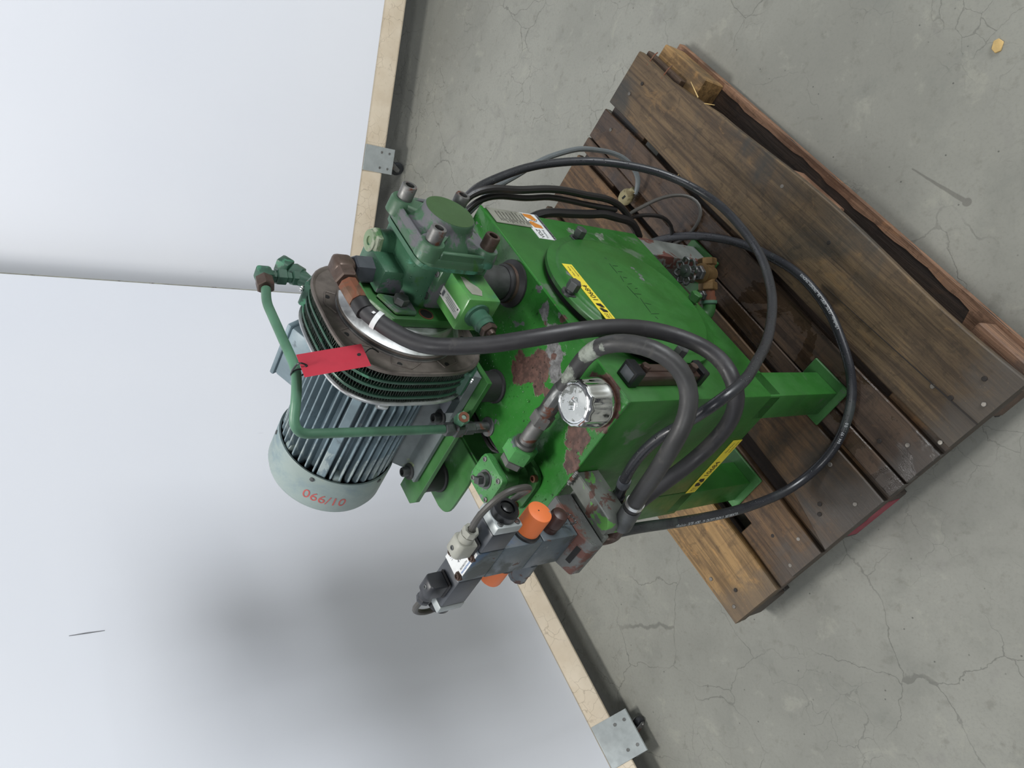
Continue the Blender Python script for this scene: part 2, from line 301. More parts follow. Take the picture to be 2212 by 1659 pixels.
def m_floor():
    n = NT('power_floated_concrete')
    co = n.map(scale=(1, 1, 0.0))
    big = n.noise(1.6, 4, 0.6, 0.4, co=co)
    med = n.noise(9, 5, 0.65, 0.2, co=co)
    fine = n.noise(140, 4, 0.7, co=co)
    col = n.mix(n.ss(big, 0.3, 0.7), srgb(132, 132, 124), srgb(150, 150, 141))
    col = n.mix(n.math('MULTIPLY', n.ss(med, 0.5, 0.75), 0.4), col, srgb(122, 124, 118))
    col = n.mix(n.math('MULTIPLY', n.ss(fine, 0.45, 0.75), 0.35), col, srgb(118, 119, 112))
    sp = n.noise(26, 6, 0.7, 0.3, co=co, off=21)
    col = n.mix(n.math('MULTIPLY', n.ss(sp, 0.54, 0.7), 0.45), col, srgb(112, 111, 102))
    col = n.mix(n.math('MULTIPLY', n.ss(n.noise(13, 5, 0.7, 0.3, co=co, off=31), 0.56, 0.7), 0.35), col, srgb(166, 165, 152))
    wob = n.node('ShaderNodeTexNoise'); n.put(wob.inputs['Vector'], co); n.put(wob.inputs['Scale'], 16.0); n.put(wob.inputs['Detail'], 5.0)
    cw = n.vmath('ADD', co, n.vmath('MULTIPLY', n.vmath('SUBTRACT', wob.outputs['Color'], (0.5, 0.5, 0.5)), (0.075, 0.075, 0.0)))
    e1 = n.voro(4.6, 'DISTANCE_TO_EDGE', co=cw)
    e2 = n.voro(15.0, 'DISTANCE_TO_EDGE', co=cw)
    k1 = n.math('MULTIPLY', n.ss(e1, 0.007, 0.002), n.ss(n.noise(2.4, 3, co=co, off=4), 0.46, 0.6))
    k2 = n.math('MULTIPLY', n.ss(e2, 0.013, 0.004), n.ss(n.noise(3.0, 4, co=co, off=8), 0.5, 0.62))
    crack = n.math('MAXIMUM', k1, n.math('MULTIPLY', k2, 0.8))
    col = n.mix(n.math('MULTIPLY', crack, 0.5), col, srgb(84, 84, 78))
    pit = n.math('MULTIPLY', n.ss(n.voro(42, co=co), 0.1, 0.06), n.ss(n.noise(30, 2, co=co, off=2), 0.5, 0.62))
    col = n.mix(n.math('MULTIPLY', pit, 0.7), col, srgb(62, 62, 58))
    smear = n.ss(n.noise(4.5, 5, 0.6, 1.5, co=n.map(scale=(1, 1, 0), rot=(0, 0, 0.6)), off=12), 0.6, 0.78)
    col = n.mix(n.math('MULTIPLY', smear, 0.5), col, srgb(116, 114, 112))
    # dried drip streak beside the pallet, with a round end
    ax, ay, bx, by = 0.431, 0.673, 0.343, 0.570
    ln = sqrt((bx - ax) ** 2 + (by - ay) ** 2)
    ux, uy = (bx - ax) / ln, (by - ay) / ln
    cs = n.vmath('ADD', co, n.vmath('MULTIPLY', n.vmath('SUBTRACT', wob.outputs['Color'], (0.5, 0.5, 0.5)), (0.006, 0.006, 0.0)))
    rel = n.vmath('SUBTRACT', cs, (ax, ay, 0))
    al = n.vmath('DOT_PRODUCT', rel, (ux, uy, 0))
    ac = n.math('ABSOLUTE', n.vmath('DOT_PRODUCT', rel, (-uy, ux, 0)))
    wdt = n.math('MULTIPLY_ADD', al, 0.024, 0.0012)
    st = n.math('MULTIPLY', n.ss(n.math('SUBTRACT', ac, wdt), 0.0012, -0.0008), n.math('MULTIPLY', n.math('GREATER_THAN', al, 0.0), n.math('LESS_THAN', al, ln)))
    dot = n.ss(n.vmath('DISTANCE', cs, (bx, by, 0)), 0.0095, 0.0075)
    col = n.mix(n.math('MULTIPLY', n.math('MAXIMUM', st, dot), 0.6), col, srgb(92, 90, 84))
    r = n.mixf(n.ss(med, 0.4, 0.7), 0.55, 0.72)
    h = n.math('SUBTRACT', n.math('MULTIPLY', fine, 0.4), crack)
    return n.set(col=col, rough=r, normal=n.bump(h, 0.25, 0.002))
M['floor'] = m_floor()

def m_panel():
    n = NT('white_laminate')
    v = n.noise(0.8, 3, 0.5)
    col = n.mix(n.ss(v, 0.3, 0.7), srgb(232, 235, 243), srgb(238, 240, 246))
    sc = n.ss(n.noise(60, 2, 0.5, co=n.map(scale=(1, 1, 0.1))), 0.79, 0.82)
    col = n.mix(n.math('MULTIPLY', sc, 0.4), col, srgb(170, 172, 180))
    return n.set(col=col, rough=0.38, spec=0.45)
M['panel'] = m_panel()
def m_rail():
    n = NT('crazed_cream_rail_paint')
    wob = n.node('ShaderNodeTexNoise'); n.put(wob.inputs['Vector'], n.co); n.put(wob.inputs['Scale'], 30.0)
    cw = n.vmath('ADD', n.co, n.vmath('MULTIPLY', n.vmath('SUBTRACT', wob.outputs['Color'], (0.5, 0.5, 0.5)), (0.03, 0.03, 0.03)))
    e = n.voro(26, 'DISTANCE_TO_EDGE', co=cw)
    k = n.math('MULTIPLY', n.ss(e, 0.025, 0.008), n.ss(n.noise(7, 3), 0.45, 0.6))
    col = n.mix(n.ss(n.noise(12, 5), 0.3, 0.7), srgb(226, 212, 190), srgb(214, 198, 174))
    col = n.mix(n.math('MULTIPLY', k, 0.45), col, srgb(150, 132, 110))
    col = n.mix(n.math('MULTIPLY', n.ss(n.noise(90, 3), 0.6, 0.75), 0.3), col, srgb(176, 158, 132))
    return n.set(col=col, rough=0.5)
M['rail'] = m_rail()

# ------------------------------------------------------------------ mesh helpers
def V(*a): return Vector(a if len(a) > 1 else a[0])
def frame(axis):
    z = Vector(axis).normalized()
    x = z.orthogonal().normalized()
    return x, z.cross(x), z

class MB:
    def __init__(s): s.bm = bmesh.new(); s.mat = 0
    def _add(s, verts, faces):
        vs = [s.bm.verts.new(v) for v in verts]
        fs = []
        for f in faces:
            try:
                fc = s.bm.faces.new([vs[i] for i in f]); fc.material_index = s.mat; fs.append(fc)
            except ValueError: pass
        return vs, fs
    def _bev(s, fs, w, seg):
        if w > 0:
            es = list({e for f in fs for e in f.edges})
            bmesh.ops.bevel(s.bm, geom=es, offset=w, segments=seg, affect='EDGES', profile=0.5, clamp_overlap=True, material=-1)
    def box(s, lo, hi, bev=0.0, seg=1):
        c = [(lo[0] + hi[0]) / 2, (lo[1] + hi[1]) / 2, (lo[2] + hi[2]) / 2]
        return s.obox(c, (1, 0, 0), (0, 1, 0), [abs(hi[i] - lo[i]) for i in range(3)], bev, seg)
    def obox(s, c, ax, ay, size, bev=0.0, seg=1):
        c, ax, ay = V(c), V(ax).normalized(), V(ay).normalized()
        az = ax.cross(ay)
        v = [c + ax * (sx * size[0] / 2) + ay * (sy * size[1] / 2) + az * (sz * size[2] / 2) for sz in (-1, 1) for sy in (-1, 1) for sx in (-1, 1)]
        vs, fs = s._add(v, [(0, 2, 3, 1), (4, 5, 7, 6), (0, 1, 5, 4), (2, 6, 7, 3), (0, 4, 6, 2), (1, 3, 7, 5)])
        s._bev(fs, bev, seg)
        return s
    def prism(s, pts, vec, bev=0.0, seg=1):
        """closed polygon extruded along vec"""
        n = len(pts); vec = V(vec)
        p = [V(q) for q in pts]
        nrm = Vector((0, 0, 0))
        for i in range(n): nrm += p[i].cross(p[(i + 1) % n])
        if nrm.dot(vec) > 0: p = p[::-1]
        v = p + [q + vec for q in p]
        vs, fs = s._add(v, [tuple(range(n))] + [tuple(range(2 * n - 1, n - 1, -1))] + [(i, i + n, (i + 1) % n + n, (i + 1) % n) for i in range(n)])
        s._bev(fs, bev, seg)
        return s
    def loft(s, rings, caps=True, closed=True):
        n = len(rings[0]); v = [q for r in rings for q in r]; f = []
        for k in range(len(rings) - 1):
            for i in range(n if closed else n - 1):
                j = (i + 1) % n
                f.append((k * n + i, k * n + j, (k + 1) * n + j, (k + 1) * n + i))
        if caps:
            f.append(tuple(range(n - 1, -1, -1))); f.append(tuple((len(rings) - 1) * n + i for i in range(n)))
        s._add(v, f)
        return s
    def lathe(s, prof, org, axis, n=24, caps=True, rot=0.0, x0=None):
        """prof = [(radius, height along axis)]"""
        x, y, z = frame(axis); o = V(org)
        if x0 is not None: x = V(x0).normalized(); y = z.cross(x)
        return s.loft([[o + z * h + (x * cos(rot + 2 * pi * i / n) + y * sin(rot + 2 * pi * i / n)) * r for i in range(n)] for r, h in prof], caps)
    def cyl(s, p0, p1, r0, r1=None, n=24, ch=0.0, rot=0.0):
        p0, p1 = V(p0), V(p1); L = (p1 - p0).length; r1 = r0 if r1 is None else r1
        if ch: prof = [(r0 - ch, 0), (r0, ch), (r1, L - ch), (r1 - ch, L)]
        else: prof = [(r0, 0), (r1, L)]
        return s.lathe(prof, p0, p1 - p0, n, True, rot)
    def hexa(s, p0, p1, r, rot=0.0, ch=0.12):
        p0, p1 = V(p0), V(p1); L = (p1 - p0).length
        x, y, z = frame(p1 - p0)
        c = min(r * ch, L * 0.3)
        s.lathe([(r - c, 0), (r, c), (r, L - c), (r - c, L)], p0, p1 - p0, 6, True, rot)
        return s
    def tube(s, path, r, n=14, caps=True):
        fr = frames(path)
        rr = r if callable(r) else (lambda t: r)
        s.loft([[p + (a * cos(2 * pi * i / n) + b * sin(2 * pi * i / n)) * rr(k / (len(fr) - 1)) for i in range(n)] for k, (p, t, a, b) in enumerate(fr)], caps)
        return s
    def ring(s, org, axis, r_out, r_in, h, n=28):
        o = V(org); x, y, z = frame(axis)
        R = lambda r, hh: [o + z * hh + (x * cos(2 * pi * i / n) + y * sin(2 * pi * i / n)) * r for i in range(n)]
        return s.loft([R(r_in, 0), R(r_out, 0), R(r_out, h), R(r_in, h), R(r_in, 0)], False)
    def sphere(s, c, r, sc=(1, 1, 1), u=12, v=8):
        g = bmesh.ops.create_uvsphere(s.bm, u_segments=u, v_segments=v, radius=1)
        for q in g['verts']: q.co = Vector((q.co.x * r * sc[0], q.co.y * r * sc[1], q.co.z * r * sc[2])) + V(c)
        for f in {f for q in g['verts'] for f in q.link_faces}: f.material_index = s.mat
        return s
    def build(s, name, mats, parent=None, ang=35, recalc=True):
        bm = s.bm
        if recalc: bmesh.ops.recalc_face_normals(bm, faces=bm.faces)
        me = bpy.data.meshes.new(name); bm.to_mesh(me); bm.free()
        for m in (mats if isinstance(mats, (list, tuple)) else [mats]): me.materials.append(M[m])
        me.polygons.foreach_set('use_smooth', [True] * len(me.polygons))
        try: me.set_sharp_from_angle(angle=radians(ang))
        except Exception: pass
        o = bpy.data.objects.new(name, me); COL.objects.link(o)
        if parent is not None: o.parent = parent
        return o

def smooth_path(pts, step=0.012):
    """centripetal Catmull-Rom through the points, resampled"""
    P = [V(p) for p in pts]
    P = [P[0] * 2 - P[1]] + P + [P[-1] * 2 - P[-2]]
    out = []
    for i in range(1, len(P) - 2):
        a, b, c, d = P[i - 1:i + 3]
        t0 = 0; t1 = t0 + max(1e-5, (b - a).length) ** 0.5; t2 = t1 + max(1e-5, (c - b).length) ** 0.5; t3 = t2 + max(1e-5, (d - c).length) ** 0.5
        n = max(2, int((c - b).length / step))
        for k in range(n):
            t = t1 + (t2 - t1) * k / n
            A1 = a * ((t1 - t) / (t1 - t0)) + b * ((t - t0) / (t1 - t0)); A2 = b * ((t2 - t) / (t2 - t1)) + c * ((t - t1) / (t2 - t1)); A3 = c * ((t3 - t) / (t3 - t2)) + d * ((t - t2) / (t3 - t2))
            B1 = A1 * ((t2 - t) / (t2 - t0)) + A2 * ((t - t0) / (t2 - t0)); B2 = A2 * ((t3 - t) / (t3 - t1)) + A3 * ((t - t1) / (t3 - t1))
            out.append(B1 * ((t2 - t) / (t2 - t1)) + B2 * ((t - t1) / (t2 - t1)))
    out.append(P[-2])
    for _ in range(3):
        out = [out[0]] + [(out[i - 1] + out[i] * 2 + out[i + 1]) / 4 for i in range(1, len(out) - 1)] + [out[-1]]
    return out

def frames(path):
    fr = []; a = None
    for i, p in enumerate(path):
        t = (path[min(i + 1, len(path) - 1)] - path[max(i - 1, 0)]).normalized()
        a = t.orthogonal().normalized() if a is None else (a - t * a.dot(t)).normalized()
        fr.append((p, t, a, t.cross(a)))
    return fr

def fillet(pts, r, n=7):
    """straight runs joined by round bends"""
    P = [V(p) for p in pts]; out = [P[0]]
    for i in range(1, len(P) - 1):
        u = (P[i - 1] - P[i]); w = (P[i + 1] - P[i]); q = min(r, u.length * 0.48, w.length * 0.48)
        u.normalize(); w.normalize()
        a, b = P[i] + u * q, P[i] + w * q
        for k in range(n + 1):
            t = k / n
            out.append(a * (1 - t) ** 2 + P[i] * 2 * t * (1 - t) + b * t * t)
    out.append(P[-1])
    return out

def empty(name, loc, rz, label, cat, group=None, parent=None):
    o = bpy.data.objects.new(name, None); COL.objects.link(o)
    o.location = loc; o.rotation_euler = (0, 0, rz); o.empty_display_size = 0.1
    o['label'] = label; o['category'] = cat
    if group: o['group'] = group
    return o

_txt = {}
def glyphs(s, size):
    if s not in _txt:
        cu = bpy.data.curves.new('t', 'FONT'); cu.body = s; cu.size = 1.0; cu.resolution_u = 3
        ob = bpy.data.objects.new('t', cu); COL.objects.link(ob)
        dg = bpy.context.evaluated_depsgraph_get()
        me = bpy.data.meshes.new_from_object(ob.evaluated_get(dg))
        _txt[s] = ([tuple(v.co) for v in me.vertices], [tuple(p.vertices) for p in me.polygons])
        bpy.data.objects.remove(ob); bpy.data.curves.remove(cu); bpy.data.meshes.remove(me)
    vs, fs = _txt[s]
    return [(x * size, y * size) for x, y, z in vs], fs

def text(s, o, right, up, height, parent, mat, name='printed_text', width=None, mb=None):
    """flat lettering lying on a surface: o = lower left corner"""
    vs, fs = glyphs(s, height / 0.72)
    mx = max(v[0] for v in vs); sx = width / mx if width else 1.0
    r, u = V(right).normalized(), V(up).normalized(); nrm = r.cross(u)
    b = mb or MB()
    b._add([V(o) + r * (x * sx) + u * y + nrm * 0.0003 for x, y in vs], fs)
    if mb is None: return b.build(name, mat, parent, recalc=False)

def plate(name, quad_o, right, up, w, h, t, mat, parent, bev=0.0):
    r, u = V(right).normalized(), V(up).normalized(); n = r.cross(u)
    o = V(quad_o)
    b = MB(); b.obox(o + r * (w / 2) + u * (h / 2) + n * (t / 2), r, u, (w, h, t), bev)
    return b.build(name, mat, parent)

def socket_screw(b, p, axis, r, h, bore=True):
    """cap screw with hexagon socket"""
    p = V(p); z = V(axis).normalized()
    b.mat = 0
    b.lathe([(r, 0), (r, h * 0.9), (r * 0.92, h), (r * 0.58, h), (r * 0.58, h * 0.45), (0.0001, h * 0.45)], p, z, 18, False)

# ------------------------------------------------------------------ setting
def setting():
    b = MB(); b.box((-6, -4, -0.05), (6, 6, 0.0)); f = b.build('floor', 'floor'); f['kind'] = 'structure'
    f['label'] = 'bare grey concrete floor with fine crazing cracks'
    zt = 2.5
    def wall(name, A, d, length, nrm, castors, label, zw=0.165, zb=0.072, sl=0.0, zp=0.048):
        A, d, nrm = V(A), V(d).normalized(), V(nrm).normalized()
        th = 0.045
        root = bpy.data.objects.new(name, None); COL.objects.link(root)
        root.location = A; root.rotation_euler = (0, 0, atan2(d.y, d.x)); root['kind'] = 'structure'; root['label'] = label
        sgn = 1 if nrm.dot(V(-d.y, d.x, 0)) > 0 else -1      # which side of the local x axis the room is on
        Y = lambda v: -sgn * v                               # depth behind the room face
        bx = lambda x0, x1, y0, y1, z0, z1: ((x0, min(Y(y0), Y(y1)), z0), (x1, max(Y(y0), Y(y1)), z1))
        b = MB(); b.box(*bx(0, length, 0.0, 0.004, zw, zt), 0.0008); b.build('panel_sheet', 'panel', root)
        b = MB(); b.box(*bx(0, length, 0.004, th, zw + 0.02, zt)); b.build('panel_core', 'white_dirty', root)
        prof = [(0.003, zw), (-sl, zb + 0.01), (-sl + 0.003, zb + 0.002), (-sl + 0.010, zb), (th, zb), (th, zw + 0.02), (0.006, zw + 0.02)]
        b = MB(); b.prism([(0, Y(y), z) for y, z in prof], (length, 0, 0), 0.0015); b.build('bottom_rail', 'rail', root)
        b = MB(); b.box(*bx(-0.003, 0.0, -0.001, th, zw, zt)); b.build('edge_strip', 'white_dirty', root)
        if name == 'wall_left':
            b = MB(); b.tube([V(1.164, Y(0.0), 1.332), V(1.1655, Y(-0.0002), 1.30), V(1.168, Y(0.0), 1.263)], lambda t: 0.0016 - 0.0008 * abs(2 * t - 1), 6); b.build('scuff_mark', 'ink_grey', root)
        for (x, w, yaw) in castors:
            k = (sl + 0.003) / (zw - zb - 0.01) if sl else 0.0                 # the plate follows the slope of the rail
            F = lambda z: -k * (zw - z) - (0.0010 if sl else 0.0025)
            bb = MB(); bb.prism([(x - w / 2, Y(F(zw - 0.002)), zw - 0.002), (x - w / 2, Y(F(zp)), zp), (x - w / 2, Y(F(zp) + 0.003), zp), (x - w / 2, Y(F(zw - 0.002) + 0.003), zw - 0.002)], (w, 0, 0), 0.0006)
            bb.box(*bx(x - w / 2, x + w / 2, F(zp), 0.05, zp - 0.003, zp + 0.001))
            br = bb.build('castor_bracket', 'zinc', root)
            s = MB(); nz = V(0, sgn, k).normalized()
            for dx in (-0.3, 0.3):
                for f in (0.15, 0.42):
                    z = zp + f * (zw - zp)
                    s.lathe([(0.005, -0.001), (0.004, 0.002), (0.0015, 0.0022)], (x + dx * w, Y(F(z)), z), nz, 10)
            s.build('screw', 'steel', br)
            c = V(x, Y(F(zp) + 0.03), 0.0)
            t = V(cos(yaw), sin(yaw), 0); q = V(-sin(yaw), cos(yaw), 0)
            Rw = (zp - 0.020) / 2; zt_ = zp - 0.003
            fk = MB()
            fk.lathe([(0.017, 0), (0.017, 0.006)], c + V(0, 0, zt_ - 0.006), (0, 0, 1), 16)
            for sd in (-1, 1):
                e = c + q * (sd * 0.0125)
                fk.prism([e + t * -0.012 + V(0, 0, zt_ - 0.004), e + t * 0.014 + V(0, 0, zt_ - 0.004), e + t * 0.032 + V(0, 0, Rw + 0.004), e + t * 0.030 + V(0, 0, Rw - 0.006), e + t * 0.018 + V(0, 0, Rw - 0.006)], q * 0.0018)
                fk.lathe([(0.005, 0), (0.004, 0.004)], e + t * 0.024 + V(0, 0, Rw), q * sd, 8)
            fo = fk.build('castor_fork', 'steel', root)
            w_ = MB(); w_.lathe([(0.006, 0), (Rw - 0.001, 0.002), (Rw, 0.006), (Rw, 0.012), (Rw - 0.001, 0.016), (0.006, 0.018)], c + t * 0.024 + V(0, 0, Rw) - q * 0.009, q, 24)
            w_.build('wheel', 'connector_black', fo)
        return root
    # left panel ends at the joint; the right one runs on behind it
    L0 = V(0.3445, 2.649, 0); dl = V(-0.748, -0.664, 0)
    wall('wall_left', L0, dl, 3.2, (0.664, -0.748, 0), [(1.800, 0.118, 2.2)], 'white partition panel on castors left of the joint', zw=0.135, zb=0.077, sl=0.036, zp=0.050)
    R0 = V(1.437, 2.468, 0) + V(-0.31, -0.951, 0) * 0.065 + V(-0.951, 0.31, 0) * 1.7
    wall('wall_right', R0, V(0.951, -0.31, 0), 3.6, (-0.31, -0.951, 0), [(1.13, 0.096, 2.6)], 'white partition panel on castors right of the joint', zw=0.201, zb=0.110, zp=0.075)
    # stray things on the floor
    b = MB()
    b.prism([(-0.012, -0.006, 0.0), (0.004, -0.011, 0.0), (0.013, -0.003, 0.0), (0.011, 0.006, 0.0), (-0.003, 0.010, 0.0), (-0.013, 0.004, 0.0)], (0, 0, 0.004), 0.0008)
    o = b.build('wood_chip', 'chip'); o.location = (0.63, 0.513, 0.0)
    o['label'] = 'small pale wood chip lying on the concrete floor'; o['category'] = 'wood chip'
setting()

# ------------------------------------------------------------------ pallet
def pallet():
    R = empty('pallet', (-0.0285, 0.4503, 0), 0.7508, 'worn brown wooden pallet standing on the concrete under the green machine', 'pallet')
    W = 0.79
    T0, T1 = 0.122, 0.144
    def board(v0, v1, mat, u0=0.0, u1=1.2, wob=0.003, edge=None, z0=T0, z1=T1, name='deck_board', sag=0.0):
        n = 26; rings = []
        r = random.Random(int(v0 * 1000) + 5)
        ph = [r.uniform(0, 6) for _ in range(4)]
        for k in range(n + 1):
            u = u0 + (u1 - u0) * k / n
            a = v0 + wob * sin(u * 5 + ph[0]) * 0.6 + wob * 0.5 * sin(u * 13 + ph[1])
            c = v1 + wob * sin(u * 4 + ph[2]) * 0.6 + wob * 0.5 * sin(u * 11 + ph[3])
            if edge: a, c = edge(u, a, c)
            e = 0.0025; dz = sag * sin(pi * k / n) + 0.0012 * sin(u * 6 + ph[1])
            uu = u + (0.003 * sin(k * 2.1) if k in (0, n) else 0)
            rings.append([V(uu, a + e, z0 + dz), V(uu, c - e, z0 + dz), V(uu, c, z0 + e + dz), V(uu, c, z1 - e + dz), V(uu, c - e, z1 + dz), V(uu, a + e, z1 + dz), V(uu, a, z1 - e + dz), V(uu, a, z0 + e + dz)])
        b = MB(); b.loft(rings)
        return b.build(name, mat, R, 30)
    def edgeA(u, a, c):    # waney outer edge of the widest board, a chunk gone near the far end
        a = -0.026 + 0.016 * max(0, (u - 0.3)) + 0.006 * sin(u * 9)
        if u > 0.88: a += 0.018 * min(1, (u - 0.88) / 0.14)
        if u > 1.03: a += 0.006
        return a, c
    def edgeE(u, a, c): return a, c + 0.018 * sin(pi * u / 1.2) - 0.010 - 0.02 * max(0, u - 0.9)
    A = board(0.0, 0.152, 'wood_a', edge=edgeA)
    B = board(0.168, 0.256, 'wood_b')
    B2 = board(0.2585, 0.297, 'wood_b', wob=0.001)
    C_ = board(0.312, 0.450, 'wood_c', edge=lambda u, a, c: (a, c + max(0, 0.026 - 0.2 * u)))
    D = board(0.490, 0.580, 'wood_c')
    E_ = board(0.634, 0.786, 'wood_e', edge=edgeE)
    # split along the outer board: a fine dark line of missing wood
    for (bo, pts) in ((A, [(0.016, 0.152), (0.063, 0.082), (0.100, 0.090), (0.050, 0.018), (0.018, 0.050), (0.45, 0.03), (0.62, 0.012), (1.13, 0.06), (1.15, 0.1)]),
                      (C_, [(0.03, 0.36), (0.075, 0.42), (0.12, 0.345), (0.06, 0.435)]), (D, [(0.05, 0.51), (0.09, 0.555), (0.02, 0.565)]),
                      (E_, [(0.03, 0.75), (0.055, 0.72), (0.11, 0.76)]), (B, [(0.05, 0.2), (0.09, 0.235), (1.14, 0.2)])):
        for i, (u, v) in enumerate(pts):
            q = MB(); z = T1 + 0.0012
            q.lathe([(0.0048, -0.003), (0.0048, 0.0006), (0.0038, 0.0013)], (u, v, z - 0.001), (0, 0, 1), 10)
            q.build('nail', 'nail' if i % 2 == 0 else 'nail_dark', bo)
    s = MB(); s.prism([(0.0, 0.0812, T1 - 0.002), (0.2, 0.090, T1 - 0.002), (0.40, 0.0985, T1 - 0.002), (0.40, 0.0992, T1 - 0.002), (0.2, 0.0915, T1 - 0.002), (-0.001, 0.0838, T1 - 0.002)], (0, 0, 0.0036))
    s.build('crack', 'nail_dark', A)
    # stringer boards across, under the deck
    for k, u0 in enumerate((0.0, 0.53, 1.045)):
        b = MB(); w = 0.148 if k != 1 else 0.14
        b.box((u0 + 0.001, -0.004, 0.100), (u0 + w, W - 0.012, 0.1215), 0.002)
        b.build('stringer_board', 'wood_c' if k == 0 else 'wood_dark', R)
    # bottom boards along the length; the shorter pair is added to darken deck gaps
    for k, (v0, v1, m) in enumerate(((-0.046, 0.085, 'wood_shade'), (0.155, 0.285, 'wood_shade'), (0.32, 0.455, 'wood_shade'), (0.50, 0.63, 'wood_shade'), (0.69, 0.79, 'wood_shade'))):
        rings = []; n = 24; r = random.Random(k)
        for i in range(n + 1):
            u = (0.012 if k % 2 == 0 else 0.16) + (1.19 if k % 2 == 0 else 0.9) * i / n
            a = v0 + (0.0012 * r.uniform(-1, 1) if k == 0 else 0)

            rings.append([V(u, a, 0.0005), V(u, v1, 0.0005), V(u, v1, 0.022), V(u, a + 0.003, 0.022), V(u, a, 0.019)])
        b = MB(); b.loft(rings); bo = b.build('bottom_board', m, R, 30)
        if k == 0:      # broken outer edge, paler timber standing in for the light along it
            b = MB(); rr = []
            for i in range(41):
                u = 0.012 + 1.19 * i / 40; w = 0.010 + 0.006 * abs(sin(u * 9)) + 0.005 * r.random() + (0.09 if u < 0.17 or u > 1.03 else 0)
                rr.append([V(u, -0.0475, 0.004), V(u, -0.0475 + 0.002, 0.0232), V(u, -0.046 + w, 0.0232), V(u, -0.046 + w, 0.004)])
            b.loft(rr); b.build('broken_edge', 'wood_edge', bo, 30)
    # nine blocks
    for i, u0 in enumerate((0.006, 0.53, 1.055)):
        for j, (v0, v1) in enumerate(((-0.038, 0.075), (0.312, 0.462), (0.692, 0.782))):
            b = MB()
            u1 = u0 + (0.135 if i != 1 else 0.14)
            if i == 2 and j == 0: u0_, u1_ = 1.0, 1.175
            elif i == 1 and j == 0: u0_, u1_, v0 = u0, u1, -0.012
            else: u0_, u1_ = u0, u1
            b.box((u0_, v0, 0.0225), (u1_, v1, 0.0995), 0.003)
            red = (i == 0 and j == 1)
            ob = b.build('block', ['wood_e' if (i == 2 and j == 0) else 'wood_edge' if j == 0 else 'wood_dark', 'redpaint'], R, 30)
            if red:
                q = MB(); q.prism([(u0 - 0.0012, 0.33, 0.03), (u0 - 0.0012, 0.452, 0.034), (u0 - 0.0012, 0.45, 0.078), (u0 - 0.0012, 0.40, 0.07), (u0 - 0.0012, 0.335, 0.094)], (0.0014, 0, 0))
                q.build('red_paint_mark', 'redpaint', ob)
    # splinters torn from the outer board
    for (u, v, du, dv) in ((0.955, -0.005, 0.05, -0.014), (0.94, 0.002, -0.035, -0.018), (0.87, 0.168, 0.008, -0.03), (0.855, 0.168, 0.008, -0.03)):
        b = MB(); b.tube([V(u, v, 0.140), V(u + du * 0.5, v + dv * 0.55, 0.139), V(u + du, v + dv, 0.135)], lambda t: 0.0016 * (1 - 0.6 * t), 5)
        b.build('splinter', 'chip', A)
    for u in (1.085, 1.15):
        b = MB(); b.tube(fillet([(u, 0.02, 0.142), (u, -0.008, 0.139), (u + 0.005, -0.016, 0.128)], 0.01, 3), 0.0016, 6); b.build('bent_nail', 'rust', A)
    return R
pallet()

# ------------------------------------------------------------------ hydraulic power unit: local x runs along the cover face, y along the sticker face, z up
U = empty('hydraulic_power_unit', (-0.0296, 0.7605, 0), 0.7751, 'green hydraulic power unit with motor, pump and hoses standing on the wooden pallet', 'hydraulic unit')
A0, Z0 = 0.348, 0.972     # motor and pump axis

